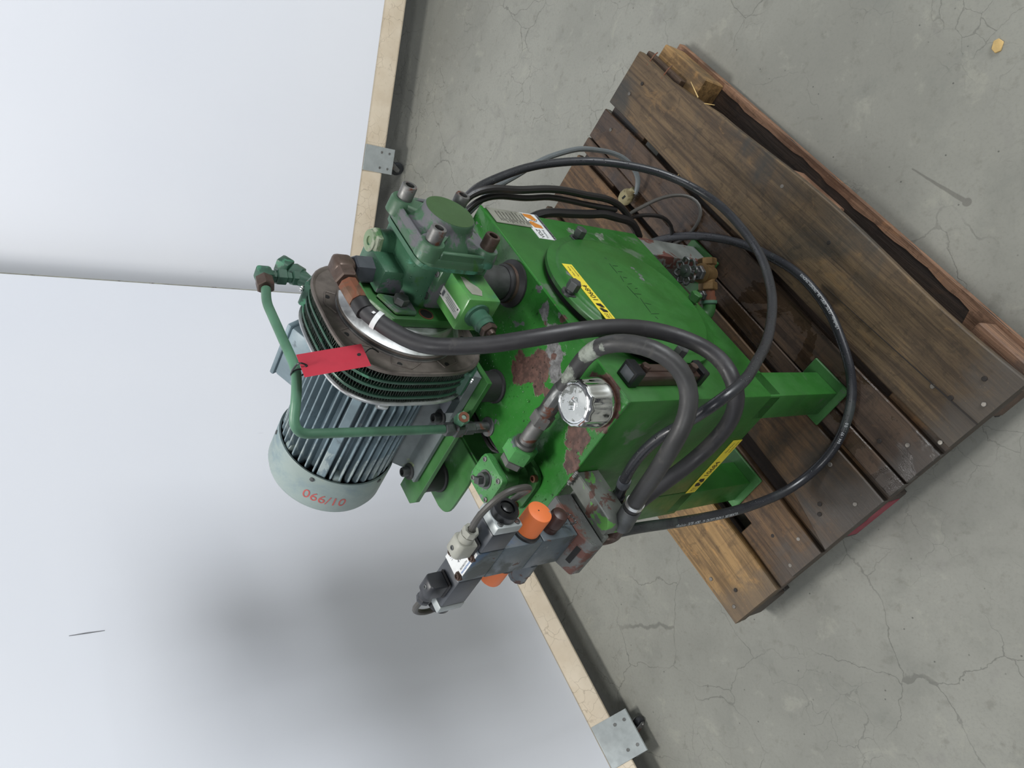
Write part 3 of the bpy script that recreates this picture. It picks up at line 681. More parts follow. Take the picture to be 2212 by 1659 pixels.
def tank():
    b = MB(); b.box((0, 0, 0.362), (0.5, 0.28, 0.788), 0.004, 2)
    b.box((0.0, 0.279, 0.362), (0.14, 0.355, 0.788), 0.003, 2)
    b.box((0.139, 0.279, 0.362), (0.5, 0.355, 0.70), 0.003)
    T = b.build('tank', 'tank', U)
    b = MB(); b.prism([(-0.002, -0.002, 0.787), (0.502, -0.002, 0.787), (0.502, 0.281, 0.787), (0.141, 0.281, 0.787), (0.141, 0.357, 0.787), (-0.002, 0.357, 0.787)], (0, 0, 0.006), 0.0012)
    b.build('top_plate', 'tank_top', T)
    # oil and water drops standing on the plate
    b = MB(); r = random.Random(11)
    for k in range(340):
        x, y = r.uniform(0.005, 0.40), r.uniform(0.004, 0.275)
        if x < 0.09 and y < 0.09 or 0.03 < x < 0.13 and y > 0.21 or sin(x * 31) * sin(y * 27 + 1) < -0.25: continue
        q = r.uniform(0.0007, 0.0013) if r.random() < 0.8 else r.uniform(0.0014, 0.0024)
        b.sphere((x, y, 0.7930), q, (1, r.uniform(0.7, 1.4), 0.65), 8, 6)
    k = b.build('oil_drop', 'drop', T, 80); k['kind'] = 'stuff'
    # weld bead of the bracket along the top edge
    b = MB()
    for k in range(9): b.sphere((-0.004 + 0.001 * sin(k * 3), 0.158 + k * 0.0034, 0.7915), 0.0036, (1.2, 0.8, 0.8), 8, 6)
    b.build('weld_bead', 'steel', T)
    # legs with foot plates
    for (x0, y0, mat, fx, fy) in ((0.001, 0.001, 'tank', -0.014, -0.019), (0.001, 0.286, 'tank', -0.014, 0.262), (0.43, 0.004, 'rust_leg', 0.41, -0.01), (0.43, 0.286, 'tank', 0.41, 0.262)):
        b = MB(); b.box((x0 - 0.001, y0 - 0.001, 0.1535), (x0 + 0.062, y0 + 0.062, 0.40), 0.003, 2)
        lg = b.build('leg', mat, U)
        if mat == 'rust_leg': lg['label'] = 'leg with grey primer and rust showing through'
        b = MB(); b.box((fx, fy, 0.1465), (fx + 0.1, fy + 0.1, 0.1535), 0.002)
        b.build('foot_plate', 'green', lg)
    # round inspection cover on the right-hand face
    cx, cz = 0.24, 0.600
    def disc(b, prof, n=64): b.lathe([(r, h) for r, h in prof], (cx, 0, cz), (0, -1, 0), n)
    b = MB(); disc(b, [(0.164, 0.010), (0.172, 0.0105), (0.1745, 0.012), (0.1745, 0.019), (0.172, 0.021), (0.161, 0.021), (0.158, 0.024), (0.155, 0.0275), (0.151, 0.0285), (0.0001, 0.0285)])
    cv = b.build('inspection_cover', 'tank', U, 50)
    b = MB(); disc(b, [(0.155, 0.0), (0.168, 0.0005), (0.168, 0.0102), (0.155, 0.0102)]); b.build('gasket', 'dark', cv)
    for a in (9, 93, 171, 268):
        p = V(cx + 0.1655 * cos(radians(a)), 0, cz + 0.1655 * sin(radians(a)))
        b = MB()
        b.lathe([(0.014, 0.018), (0.014, 0.022), (0.008, 0.0225), (0.008, 0.028)], p, (0, -1, 0), 16)
        b.hexa(p + V(0, -0.027, 0), p + V(0, -0.044, 0), 0.0115, a)
        b.build('clamp_nut', 'steel_dark' if a != 268 else 'green', cv)
    b = MB()      # strokes scratched into the cover paint
    for (x0, z0, x1, z1) in [(0.3393, 0.6033, 0.335, 0.6001), (0.3212, 0.6043, 0.2928, 0.6048), (0.3159, 0.5997, 0.3168, 0.5847), (0.2982, 0.5994, 0.2994, 0.5864), (0.2861, 0.6025, 0.2683, 0.607), (0.282, 0.5981, 0.2809, 0.588), (0.2621, 0.6012, 0.2648, 0.588), (0.2556, 0.6086, 0.2224, 0.6057), (0.2512, 0.5904, 0.252, 0.5831), (0.2346, 0.6053, 0.2348, 0.5876), (0.2229, 0.5998, 0.1833, 0.6053), (0.2098, 0.5989, 0.2067, 0.584), (0.1799, 0.6071, 0.1816, 0.5837), (0.1728, 0.6024, 0.1667, 0.599)]:
        b.tube([V(x0, -0.0285, z0), V((x0 + x1) / 2, -0.0287, (z0 + z1) / 2 + 0.0005), V(x1, -0.0285, z1)], 0.0006, 5)
    k = b.build('scratched_lettering', 'scratch', cv); k['kind'] = 'stuff'
    sticker(cv, V(0.1555, -0.0288, 0.7165), (1, 0, 0), (0, 0, 1), 0.146, 0.0235)
    sticker(T, V(0.0 - 0.0006, 0.281, 0.3635), (0, -1, 0.0), (0, 0, 1), 0.160, 0.030)
    # rating plate and the two dealer labels on the right-hand face
    p = plate('rating_plate', (0.452, -0.0, 0.693), (1, 0, 0), (0, 0, 1), 0.047, 0.088, 0.0022, 'white_dirty', T, 0.0008)
    b = MB(); r = random.Random(3)
    for k in range(9):
        z = 0.765 - k * 0.0085
        b.obox((0.476 + r.uniform(-0.004, 0.004), -0.0024, z), (1, 0, 0), (0, 0, 1), (r.uniform(0.022, 0.036), 0.0011, 0.0003))
        b.obox((0.463, -0.0024, z - 0.004), (1, 0, 0), (0, 0, 1), (0.009, 0.0009, 0.0003))
    b.build('engraved_line', 'ink', p)
    s = plate('dealer_label', (0.420, -0.0, 0.658), (1, 0, 0), (0, 0, 1), 0.082, 0.039, 0.0008, 'white', T)
    plate('label_border', (0.416, -0.0, 0.650), (1, 0, 0), (0, 0, 1), 0.088, 0.011, 0.0006, 'ink_grey', s)
    logo(s, V(0.455, -0.0009, 0.664), (1, 0, 0), (0, 0, 1), 0.044, 0.027, 'ink_orange', 'ink')
    text('VDZ', (0.4225, -0.0009, 0.679), (1, 0, 0), (0, 0, 1), 0.010, s, 'ink', width=0.027)
    text('Trading', (0.4225, -0.0009, 0.669), (1, 0, 0), (0, 0, 1), 0.0055, s, 'ink_grey', width=0.027)
    text('Hydraulic units', (0.424, -0.0009, 0.6525), (1, 0, 0), (0, 0, 1), 0.005, s, 'ink', width=0.07)
    # level gauge
    b = MB(); b.box((0.031, -0.022, 0.600), (0.061, -0.0, 0.755), 0.003, 2)
    b.box((0.042, -0.0245, 0.622), (0.050, -0.021, 0.735), 0.001)
    g = b.build('level_gauge', 'gauge', U)
    for z in (0.748, 0.585):
        q = MB(); q.box((0.0285, -0.030, z), (0.0635, -0.0, z + 0.020 if z > 0.7 else z + 0.017), 0.002); q.build('end_cap', 'black_gloss', g)
    q = MB(); q.box((0.034, -0.0235, 0.766), (0.058, -0.006, 0.7688), 0.0005); q.build('cap_top', 'coil', g)
    q = MB(); q.hexa((0.046, -0.022, 0.736), (0.046, -0.033, 0.736), 0.008); q.hexa((0.046, -0.022, 0.615), (0.046, -0.033, 0.615), 0.008); q.build('gauge_nut', 'brown_steel', g)
    # chromed filler cap
    c = V(0.040, 0.042, TANKTOP)
    n = 72; rings = []
    flute = lambda t, d: 1 - d * (0.5 - 0.5 * cos(12 * t)) ** 0.8
    for (r, h, d) in ((0.0385, 0.004, 0), (0.0400, 0.008, 0.0), (0.0400, 0.014, 0.02), (0.0395, 0.020, 0.085), (0.0385, 0.036, 0.085), (0.0378, 0.046, 0.07), (0.0370, 0.052, 0.05), (0.0345, 0.0555, 0.03), (0.0315, 0.0560, 0.0), (0.0300, 0.0545, 0.0), (0.0280, 0.0550, 0.0)):
        rings.append([c + V(cos(t) * r * flute(t, d), sin(t) * r * flute(t, d), h) for t in [2 * pi * i / n for i in range(n)]])
    b = MB(); b.loft(rings); fc = b.build('filler_cap', 'chrome', U, 50)
    q = MB(); q.lathe([(0.0280, 0.0535), (0.0275, 0.0556), (0.0001, 0.0558)], c, (0, 0, 1), 40); q.build('cap_emblem', 'worn_chrome', fc)
    q = MB()   # embossed oil drop and dip stick sign
    e = c + V(0, 0, 0.0556); rx = V(0.707, -0.707, 0); ry = V(0.707, 0.707, 0)
    seg = lambda u0, v0, u1, v1: q.tube([e + rx * u0 + ry * v0, e + rx * (u0 + u1) / 2 + ry * (v0 + v1) / 2, e + rx * u1 + ry * v1], 0.0009, 6)
    for s_ in ((-0.010, 0.009, -0.010, -0.001), (-0.003, 0.009, -0.003, -0.001), (-0.010, 0.004, -0.003, 0.004), (-0.010, -0.001, 0.001, -0.004), (0.001, -0.004, 0.006, 0.003), (0.006, 0.003, 0.010, -0.002), (-0.006, -0.009, 0.008, -0.009), (0.008, -0.009, 0.008, -0.004)): seg(*s_)
    q.build('embossed_sign', 'chrome', fc)
    q = MB(); q.lathe([(0.036, 0.0), (0.036, 0.005)], c, (0, 0, 1), 32); q.build('neck', 'rust', fc)
    return T

def sticker(par, o, right, up, w, h):
    """yellow stock number label: lettering VDZ, mark, 10684, small print (the matrix code left blank)"""
    r, u = V(right).normalized(), V(up).normalized(); n = r.cross(u)
    s = plate('stock_label', o, r, u, w, h, 0.0006, 'yellow', par)
    o2 = o + n * 0.0007
    text('VDZ', o2 + r * (w * 0.025) + u * (h * 0.45), r, u, h * 0.3, s, 'ink_dim', width=w * 0.085)
    text('Trading', o2 + r * (w * 0.025) + u * (h * 0.22), r, u, h * 0.12, s, 'ink_dim', width=w * 0.085)
    logo(s, o2 + r * (w * 0.13) + u * (h * 0.18), r, u, w * 0.15, h * 0.62, 'ink', 'ink')
    text('10684', o2 + r * (w * 0.315) + u * (h * 0.24), r, u, h * 0.52, s, 'ink', width=w * 0.29)
    text('New Parts', o2 + r * (w * 0.77) + u * (h * 0.56), r, u, h * 0.2, s, 'ink_dim', width=w * 0.18)
    text('Injection parts', o2 + r * (w * 0.77) + u * (h * 0.2), r, u, h * 0.17, s, 'ink_dim', width=w * 0.2)
    return s

def logo(par, o, r, u, w, h, c1, c2):
    """two facing blocks with rounded inner corners, a curved gap between them"""
    r, u = V(r).normalized(), V(u).normalized(); n = r.cross(u)
    def poly(pts): return [o + r * (x * w) + u * (y * h) for x, y in pts]
    arc = lambda cx, cy, rx, ry, a0, a1, k=8: [(cx + rx * cos(radians(a0 + (a1 - a0) * i / k)), cy + ry * sin(radians(a0 + (a1 - a0) * i / k))) for i in range(k + 1)]
    b = MB()
    b.prism(poly([(0, 0), (0.22, 0)] + arc(0.30, 0.55, 0.19, 0.42, 20, 100) + [(0, 0.80)]), n * 0.0002)
    b.prism(poly([(1, 1), (0.78, 1)] + arc(0.70, 0.45, 0.19, 0.42, 200, 280) + [(1, 0.2)]), n * 0.0002)
    b.build('label_mark', c1, par)
    b = MB()
    for (cx, cy, a0, a1) in ((0.34, 0.55, -10, 95), (0.66, 0.45, 170, 275)):
        p = arc(cx, cy, 0.22, 0.48, a0, a1); q = arc(cx, cy, 0.19, 0.44, a1, a0)
        b.prism(poly(p + q), n * 0.00025)
    b.build('label_mark_line', c2, par)

TANK = tank()

def rot_axis(o, ang):
    """turn a part built round the origin about the motor axis"""
    o.location = (A0, 0, Z0); o.rotation_euler = (0, -ang, 0)

def squircle(half, n, k=72, ph=0.0):
    out = []
    for i in range(k):
        t = 2 * pi * i / k
        c, s = cos(t), sin(t)
        r = half / (abs(c) ** n + abs(s) ** n) ** (1 / n)
        out.append((r * c, r * s))
    return out
def sq_rings(prof, n=3.2, k=72):
    return [[V(A0 + x, y, Z0 + z) for x, z in squircle(h, n, k)] for h, y in prof]

def motor():
    b = MB(); b.lathe([(0.060, 0.232), (0.098, 0.234), (0.100, 0.240), (0.086, 0.246), (0.086, 0.462), (0.080, 0.474), (0.03, 0.478)], (A0, 0, Z0), (0, 1, 0), 48)
    m = b.build('motor', 'motor', U)
    fp = [(0.080, 0.240), (0.097, 0.240), (0.1075, 0.262), (0.1075, 0.452), (0.104, 0.462), (0.094, 0.468), (0.080, 0.470)]
    b = MB(); b.prism([(r, y, -0.0017) for r, y in fp], (0, 0, 0.0034), 0.0008); f0 = b.build('fin', 'motor', m)
    first = True
    for k in range(40):
        a = 106 + 9 * k
        if 225 < a % 360 < 315 or abs(a % 360 - 142) < 4: continue
        o = f0 if first else f0.copy()
        if not first: COL.objects.link(o)
        first = False
        rot_axis(o, radians(a))
    for a in (141.5, 38.5):
        b = MB(); b.prism([(r, y, -0.0085) for r, y in fp], (0, 0, 0.017), 0.0015); o = b.build('corner_rib', 'motor', m); rot_axis(o, radians(a))
    for a in (95, 158, 203):
        b = MB(); b.prism([(0.085, 0.446, -0.008), (0.103, 0.446, -0.008), (0.106, 0.455, -0.008), (0.106, 0.475, -0.008), (0.085, 0.475, -0.008)], (0, 0, 0.016), 0.003, 2); o = b.build('cowl_lug', 'cowl', m); rot_axis(o, radians(a))
    b = MB(); b.prism([(0.085, 0.236, -0.009), (0.116, 0.237, -0.009), (0.119, 0.25, -0.009), (0.110, 0.262, -0.009), (0.085, 0.262, -0.009)], (0, 0, 0.018), 0.003, 2); o = b.build('bearing_lug', 'alu', m); rot_axis(o, radians(163))
    # sheet cowl over the fan, open towards the fins
    b = MB()
    b.lathe([(0.1085, 0.456), (0.112, 0.4555), (0.1125, 0.457), (0.1125, 0.528), (0.108, 0.540), (0.096, 0.547), (0.02, 0.549), (0.02, 0.546), (0.095, 0.545), (0.107, 0.538), (0.1105, 0.528), (0.1105, 0.458), (0.1085, 0.456)], (A0, 0, Z0), (0, 1, 0), 80, False)
    cw = b.build('fan_cowl', 'cowl', m, 40)
    b = MB()
    for a, y in ((136, 0.466), (205, 0.462), (70, 0.47)):
        d = V(cos(radians(a)), 0, sin(radians(a))); p = V(A0, y, Z0) + d * 0.112
        b.lathe([(0.0045, 0), (0.0045, 0.0022), (0.002, 0.003)], p, d, 10)
    b.build('screw', 'steel_dark', cw)
    # red crayon figures on the cowl, running round it
    vs, fs = glyphs('066/10', 0.030)
    R_ = 0.1129
    b = MB(); b._add([V(A0 + R_ * cos(radians(133) + x / R_ * 1.0), 0.515 - y, Z0 + R_ * sin(radians(133) + x / R_)) for x, y in vs], fs)
    b.build('crayon_figures', 'crayon', cw, recalc=False)
    b = MB(); b.lathe([(0.082, 0.475), (0.1, 0.480), (0.1, 0.50)], (A0, 0, Z0), (0, 1, 0), 40); b.build('fan', 'dark', m)
    # terminal box on the far upper flank
    d = V(cos(radians(30)), 0, sin(radians(30))); t = V(-d.z, 0, d.x)
    b = MB(); b.obox(V(A0, 0.325, Z0) + d * 0.118, d, (0, 1, 0), (0.062, 0.112, 0.098), 0.006, 2)
    tb = b.build('terminal_box', 'motor', m)
    b = MB(); b.obox(V(A0, 0.325, Z0) + d * 0.153, d, (0, 1, 0), (0.009, 0.118, 0.104), 0.003, 2); b.build('box_lid', 'motor', tb)
    # feet
    for x0, x1 in ((0.225, 0.285), (0.412, 0.472)):
        b = MB(); sg = 1 if x0 < 0.3 else -1
        xe = x0 if sg > 0 else x1; xi = x1 if sg > 0 else x0
        b.prism([(xe, 0.268, 0.852), (xe, 0.268, 0.863), (xe + sg * 0.040, 0.268, 0.864), (xi + sg * 0.006, 0.268, 0.905), (xi + sg * 0.02, 0.268, 0.900), (xi + sg * 0.01, 0.268, 0.852)], (0, 0.185, 0), 0.002)
        b.build('motor_foot', 'foot', m)
        for y in (0.295, 0.445):
            q = MB(); x = xe + sg * 0.022
            q.lathe([(0.016, 0), (0.016, 0.003)], (x, y, 0.8635), (0, 0, 1), 20)
            socket_screw(q, (x, y, 0.8665), (0, 0, 1), 0.0095, 0.014); q.build('foot_bolt', 'steel_dark', m)
motor()

def cooler():
    # oil cooler clamped between the motor face and the bell housing
    b = MB()
    b.loft(sq_rings([(0.126, 0.158), (0.1345, 0.156), (0.137, 0.153), (0.137, 0.148), (0.135, 0.1465), (0.132, 0.1478), (0.130, 0.1500), (0.104, 0.1500)]))
    oc = b.build('oil_cooler', 'cast', U, 40)
    for k, y in enumerate((0.1705, 0.1855, 0.2035)):
        b = MB(); b.loft(sq_rings([(0.125, y), (0.1335, y), (0.1340, y + 0.0015), (0.1340, y + 0.0035), (0.1335, y + 0.005), (0.125, y + 0.005)]), False)
        b.build('tube_band', 'teal_steel', oc)
    b = MB(); r = random.Random(4)
    for (y0, y1) in ((0.159, 0.1705), (0.1755, 0.1855), (0.1905, 0.2035), (0.2085, 0.216)):
        n = 190
        for i in range(n):
            t = 2 * pi * i / n
            c, s = cos(t), sin(t); rr = 0.1315 / (abs(c) ** 3.2 + abs(s) ** 3.2) ** (1 / 3.2)
            d = V(c, 0, s); tn = V(-s, 0, c); lean = r.uniform(-0.0012, 0.0012)
            p0 = V(A0, 0, Z0) + d * (rr - 0.010); p1 = V(A0, 0, Z0) + d * (rr + r.uniform(0, 0.001))
            w = 0.0004
            b._add([p0 + tn * w + V(0, y0, 0), p1 + tn * (w + lean) + V(0, y0, 0), p1 + tn * (w - lean) + V(0, y1, 0), p0 + tn * w + V(0, y1, 0), p0 - tn * w + V(0, y0, 0), p1 - tn * (w - lean) + V(0, y0, 0), p1 - tn * (w + lean) + V(0, y1, 0), p0 - tn * w + V(0, y1, 0)],
                   [(0, 1, 2, 3), (7, 6, 5, 4), (1, 5, 6, 2), (0, 4, 5, 1), (2, 6, 7, 3)])
    f = b.build('cooling_fin', 'fin', oc); f['kind'] = 'stuff'
    b = MB(); b.loft(sq_rings([(0.122, 0.155), (0.122, 0.220)])); b.build('cooler_core', 'dark', oc)
    b = MB(); b.loft(sq_rings([(0.120, 0.216), (0.1345, 0.216), (0.1365, 0.2175), (0.1365, 0.2205), (0.134, 0.2235), (0.124, 0.231), (0.108, 0.238), (0.09, 0.240)])); b.build('back_ring', 'alu', oc, 40)
    # raised webs and holes on the cast face
    for a in range(0, 360, 45):
        a += 12
        b = MB(); pts = []
        for rr, da in ((0.109, 4), (0.126, 5), (0.127, 20), (0.110, 30)):
            t = radians(a + da); pts.append(V(A0 + rr * cos(t), 0.1500, Z0 + rr * sin(t)))
        b.tube(fillet(pts, 0.003, 2), 0.0018, 6)
        b.build('cast_web', 'cast', oc)
    for a in (22, 68, 112, 158, 202, 248, 292, 338):
        t = radians(a); b = MB(); b.lathe([(0.0045, 0), (0.0045, 0.0008)], (A0 + 0.121 * cos(t), 0.1502, Z0 + 0.121 * sin(t)), (0, -1, 0), 14); b.build('bolt_hole', 'dark', oc)
    # two corner port blocks with the coil clips
    for a in (47, 222):
        d = V(cos(radians(a)), 0, sin(radians(a))); t = V(-d.z, 0, d.x)
        b = MB(); b.obox(V(A0, 0.186, Z0) + d * 0.150, d, (0, 1, 0), (0.020, 0.050, 0.034), 0.003)
        pb = b.build('port_block', 'teal_steel', oc)
        q = MB(); e = V(A0, 0.178, Z0) + d * 0.1605 + t * (0.016 if a < 90 else -0.004)
        q.ring(e, d, 0.0056, 0.0032, 0.003, 16); q.build('clip_ring', 'silver_ring', pb)
    # bell housing
    b = MB()
    b.lathe([(0.070, 0.1045), (0.0865, 0.105), (0.0885, 0.107), (0.0885, 0.118), (0.091, 0.124), (0.099, 0.132), (0.1065, 0.1365), (0.1065, 0.142), (0.102, 0.1435), (0.102, 0.1455), (0.1075, 0.147), (0.1075, 0.151)], (A0, 0, Z0), (0, 1, 0), 72)
    bh = b.build('bell_housing', 'alu', U, 30)
    b = MB(); b.ring((A0, 0.1395, Z0), (0, 1, 0), 0.1085, 0.100, 0.003, 72); b.build('groove_ring', 'cast', bh)
    t = radians(137); d = V(cos(t), 0, sin(t)); tn = V(-d.z, 0, d.x)
    b = MB(); b.obox(V(A0, 0.113, Z0) + d * 0.089, tn, (0, -1, 0), (0.04, 0.011, 0.0012)); b.build('silver_sticker', 'silver_label', bh)
cooler()

def supports():
    # shelf behind the tank that carries the motor end
    b = MB(); pts = [(0.172, 0.353)] + [(0.165 + 0.0 * k, 0.353 + 0.03 * k) for k in (1, 2)]
    arc = [(0.2 + 0.032 * cos(radians(a)) - 0.0, 0.474 + 0.030 * sin(radians(a))) for a in range(180, 80, -15)]
    poly = [(0.172, 0.353), (0.166, 0.40), (0.167, 0.46)] + arc + [(0.53, 0.504), (0.53, 0.353)]
    b.prism([(x, y, 0.786) for x, y in poly], (0, 0, 0.006), 0.001)
    b.box((0.18, 0.350, 0.70), (0.52, 0.358, 0.787), 0.001)
    b.build('motor_shelf', 'green', U)
    for x0 in (0.205, 0.432):
        b = MB(); b.prism([(x0, 0.165, 0.8395), (x0 + 0.06, 0.165, 0.8395), (x0 + 0.06, 0.508, 0.8395), (x0 + 0.012, 0.508, 0.8395), (x0, 0.490, 0.8395)], (0, 0, 0.0105), 0.001)
        b.build('motor_rail', 'green', U)
        for (y, zb) in ((0.205, 0.7935), (0.458, 0.7925)):
            q = MB(); c = V(x0 + 0.032, y, zb)
            q.lathe([(0.031, 0), (0.031, 0.004), (0.028, 0.006), (0.0275, 0.040), (0.030, 0.043), (0.030, 0.0455)], c, (0, 0, 1), 28)
            q.build('rubber_mount', 'black', U)
    # bell foot: angled grey bracket and block below the cooler
    for x0, s in ((0.222, 1), (0.474, -1)):
        b = MB(); b.prism([(x0, 0.168, 0.8505), (x0 + s * 0.045, 0.168, 0.8505), (x0 + s * 0.045, 0.168, 0.866), (x0 + s * 0.005, 0.168, 0.866)], (0, 0.105, 0), 0.0015)
        b.box((x0 + s * 0.028 if s > 0 else x0 - 0.045, 0.175, 0.860), (x0 + 0.045 if s > 0 else x0 - 0.028, 0.225, 0.900), 0.002)
        b.build('bell_foot', 'foot', U)
        b = MB(); b.box((min(x0 + s * 0.004, x0 + s * 0.045), 0.228, 0.862), (max(x0 + s * 0.004, x0 + s * 0.045), 0.262, 0.885), 0.003); b.build('foot_block', 'coil', U)
    # cables lying in the trough behind the tank top
    for k, (y, x) in enumerate(((0.298, 0.16), (0.306, 0.158), (0.318, 0.165))):
        b = MB(); b.tube(smooth_path([(x, y - 0.02, 0.74), (x + 0.006, y, 0.765), (x + 0.06, y + 0.004, 0.763), (x + 0.16, y + 0.002, 0.755), (0.5, y, 0.75)]), 0.0045, 8); b.build('trough_cable', 'cable', U)
supports()

def pump():
    c = V(A0, 0, Z0)
    def sq(hx, hz, n, y, k=56):
        out = []
        for i in range(k):
            t = 2 * pi * i / k; cc, ss = cos(t), sin(t)
            r = 1 / (abs(cc / hx) ** n + abs(ss / hz) ** n) ** (1 / n)
            out.append(V(A0 + r * cc, y, Z0 + r * ss))
        return out
    b = MB(); b.loft([sq(0.070, 0.060, 7, -0.011), sq(0.070, 0.060, 7, -0.003), sq(0.052, 0.052, 5, 0.004), sq(0.040, 0.047, 4, 0.014), sq(0.038, 0.045, 3.6, 0.036), sq(0.038, 0.044, 3.2, 0.052), sq(0.040, 0.040, 2.4, 0.066), sq(0.044, 0.042, 2, 0.078), sq(0.044, 0.042, 2, 0.09)])
    b.box((0.345, 0.004, 0.985), (0.424, 0.062, 1.014), 0.006, 2)
    # port block with the outlet and the plug boss on top
    b.box((A0 - 0.022, 0.040, Z0 + 0.03), (A0 + 0.062, 0.086, Z0 + 0.078), 0.006, 2)
    b.cyl((0.398, 0.036, 1.0), (0.398, 0.036, 1.036), 0.022, 0.0205)
    P = b.build('pump', 'pump_body', U, 40)
    # front cover: flange, four bolt bosses, ribs and the round cap
    b = MB(); hx, hz = 0.075, 0.064
    fl = [(-hx, -hz + 0.014), (-hx + 0.014, -hz), (hx - 0.014, -hz), (hx, -hz + 0.014), (hx, hz - 0.014), (hx - 0.014, hz), (-hx + 0.014, hz), (-hx, hz - 0.014)]
    b.prism([(A0 + x, -0.012, Z0 - 0.004 + z) for x, z in fl], (0, -0.016, 0), 0.003, 2)
    bolts = [(sx * 0.0545, sz * 0.0505) for sx in (-1, 1) for sz in (-1, 1)]
    cc = V(A0, 0, Z0 - 0.004)
    for x, z in bolts:
        p = cc + V(x, 0, z)
        b.lathe([(0.0215, -0.020), (0.0205, -0.042), (0.0185, -0.046), (0.0001, -0.046)][::1], p, (0, 1, 0), 24, False)
        d = V(x, 0, z).normalized(); t = V(-d.z, 0, d.x)
        q0, q1 = cc + d * 0.030, p
        b.loft([[q0 + t * 0.021 + V(0, -0.02, 0), q0 + t * 0.017 + V(0, -0.052, 0), q0 - t * 0.017 + V(0, -0.052, 0), q0 - t * 0.021 + V(0, -0.02, 0)],
                [q1 + t * 0.019 + V(0, -0.02, 0), q1 + t * 0.013 + V(0, -0.043, 0), q1 - t * 0.013 + V(0, -0.043, 0), q1 - t * 0.019 + V(0, -0.02, 0)]])
    b.lathe([(0.0615, -0.020), (0.056, -0.034), (0.0475, -0.046), (0.0432, -0.057), (0.0420, -0.0645), (0.0405, -0.0668), (0.0001, -0.0668)], cc + V(0, 0, 0.002), (0, 1, 0), 48, False)
    # upstanding rim along the edges, leaving pockets between rim and dome
    for (x0, x1, z0, z1) in ((-0.05, 0.05, hz - 0.007, hz - 0.001), (-0.05, 0.05, -hz + 0.001, -hz + 0.007), (-hx + 0.001, -hx + 0.008, -0.04, 0.04), (hx - 0.008, hx - 0.001, -0.04, 0.04)):
        b.box((A0 + x0, -0.040, cc.z + z0), (A0 + x1, -0.022, cc.z + z1), 0.002)
    cv = b.build('pump_cover', 'pump', P, 40)
    q = MB(); q.lathe([(0.0400, -0.0662), (0.0400, -0.0672), (0.0001, -0.0673)], cc + V(0, 0, 0.002), (0, 1, 0), 48, False); q.build('cover_face', 'cap_green', P)
    for x, z in bolts:
        q = MB(); socket_screw(q, cc + V(x, -0.0455, z), (0, -1, 0), 0.0125, 0.024)
        q.build('cover_bolt', 'brown_steel' if (x < 0 and z < 0) else 'steel', P)
    # square mounting flange
    fp = [(-0.03, 0.090), (-0.076, 0.066), (-0.076, -0.05), (-0.03, -0.09), (0.03, -0.09), (0.076, -0.05), (0.076, 0.066), (0.03, 0.090)]
    b = MB(); b.prism([(A0 + x, 0.088, Z0 + z) for x, z in fp], (0, 0.0165, 0), 0.0025, 2); fg = b.build('mounting_flange', 'green', P)
    b = MB(); b.prism([(A0 + x, 0.079, Z0 + z) for x, z in ((-0.069, 0.060), (-0.069, 0.022), (-0.034, 0.022), (-0.024, 0.078))], (0, 0.0095, 0), 0.003); b.build('bolt_pad', 'pump', fg)
    b = MB(); b.hexa((0.300, 0.079, 1.019), (0.300, 0.066, 1.019), 0.0125); b.build('flange_bolt', 'steel_dark', P)
    b = MB(); b.ring((0.287, 0.0885, 0.972), (0, -1, 0), 0.0130, 0.0105, 0.0012, 24); b.build('hole_rim', 'rust', fg)
    b = MB(); b.lathe([(0.0107, 0), (0.0107, 0.0009)], (0.287, 0.0884, 0.972), (0, -1, 0), 24); b.build('hole', 'dark', fg)
    # hexagon plug on top
    b = MB(); b.hexa((0.398, 0.036, 1.034), (0.398, 0.036, 1.048), 0.0225)
    b.lathe([(0.0175, 0.0), (0.0175, 0.003), (0.0075, 0.003), (0.007, -0.004), (0.0001, -0.004)], (0.398, 0.036, 1.0475), (0, 0, 1), 24, False)
    b.build('port_plug', 'plug_paint', P)
    # pressure regulator on the near flank
    b = MB(); b.box((0.230, 0.008, 0.894), (0.299, 0.071, 0.957), 0.004, 2); rg = b.build('pressure_regulator', 'regulator', U)
    b = MB(); b.box((0.297, -0.003, 0.890), (0.317, 0.084, 0.972), 0.003, 2); b.build('regulator_flange', 'pump', rg)
    q = MB()
    for y in (0.021, 0.066):
        socket_screw(q, (0.3065, y, 0.9718), (0, 0, 1), 0.0062, 0.002)
    q.build('socket_screw', 'steel_dark', rg)
    pl = plate('name_plate', (0.240, 0.0575, 0.9563), (1, 0, 0), (0, 1, 0), 0.058, 0.0, 0.0, 'white', rg) if False else None
    b = MB(); b.obox((0.267, 0.0445, 0.9576), (1, 0, 0), (0, 1, 0), (0.060, 0.018, 0.0010)); np = b.build('name_plate', 'silver_label', rg)
    b = MB()
    for k in range(4): b.obox((0.262, 0.0385 + k * 0.0032, 0.95825), (1, 0, 0), (0, 1, 0), (0.036 - 0.006 * (k % 2), 0.0007, 0.0002))
    b.obox((0.289, 0.0445, 0.95825), (1, 0, 0), (0, 1, 0), (0.006, 0.010, 0.0002))
    b.build('engraved_line', 'ink_grey', np)
    q = MB()
    for x, y in ((0.2415, 0.0385), (0.2945, 0.0505)): q.lathe([(0.0016, 0), (0.0016, 0.001)], (x, y, 0.958), (0, 0, 1), 8)
    q.build('rivet', 'steel_dark', np)
    b = MB(); b.prism([(0.286, 0.0077, 0.945), (0.259, 0.0077, 0.949), (0.243, 0.0077, 0.946), (0.240, 0.0077, 0.928), (0.252, 0.0077, 0.922), (0.262, 0.0077, 0.925), (0.272, 0.0077, 0.934), (0.284, 0.0077, 0.939)], (0, -0.0006, 0)); b.build('torn_sticker', 'white_dirty', rg)
    b = MB(); ax = V(-1, 0, -0.08)
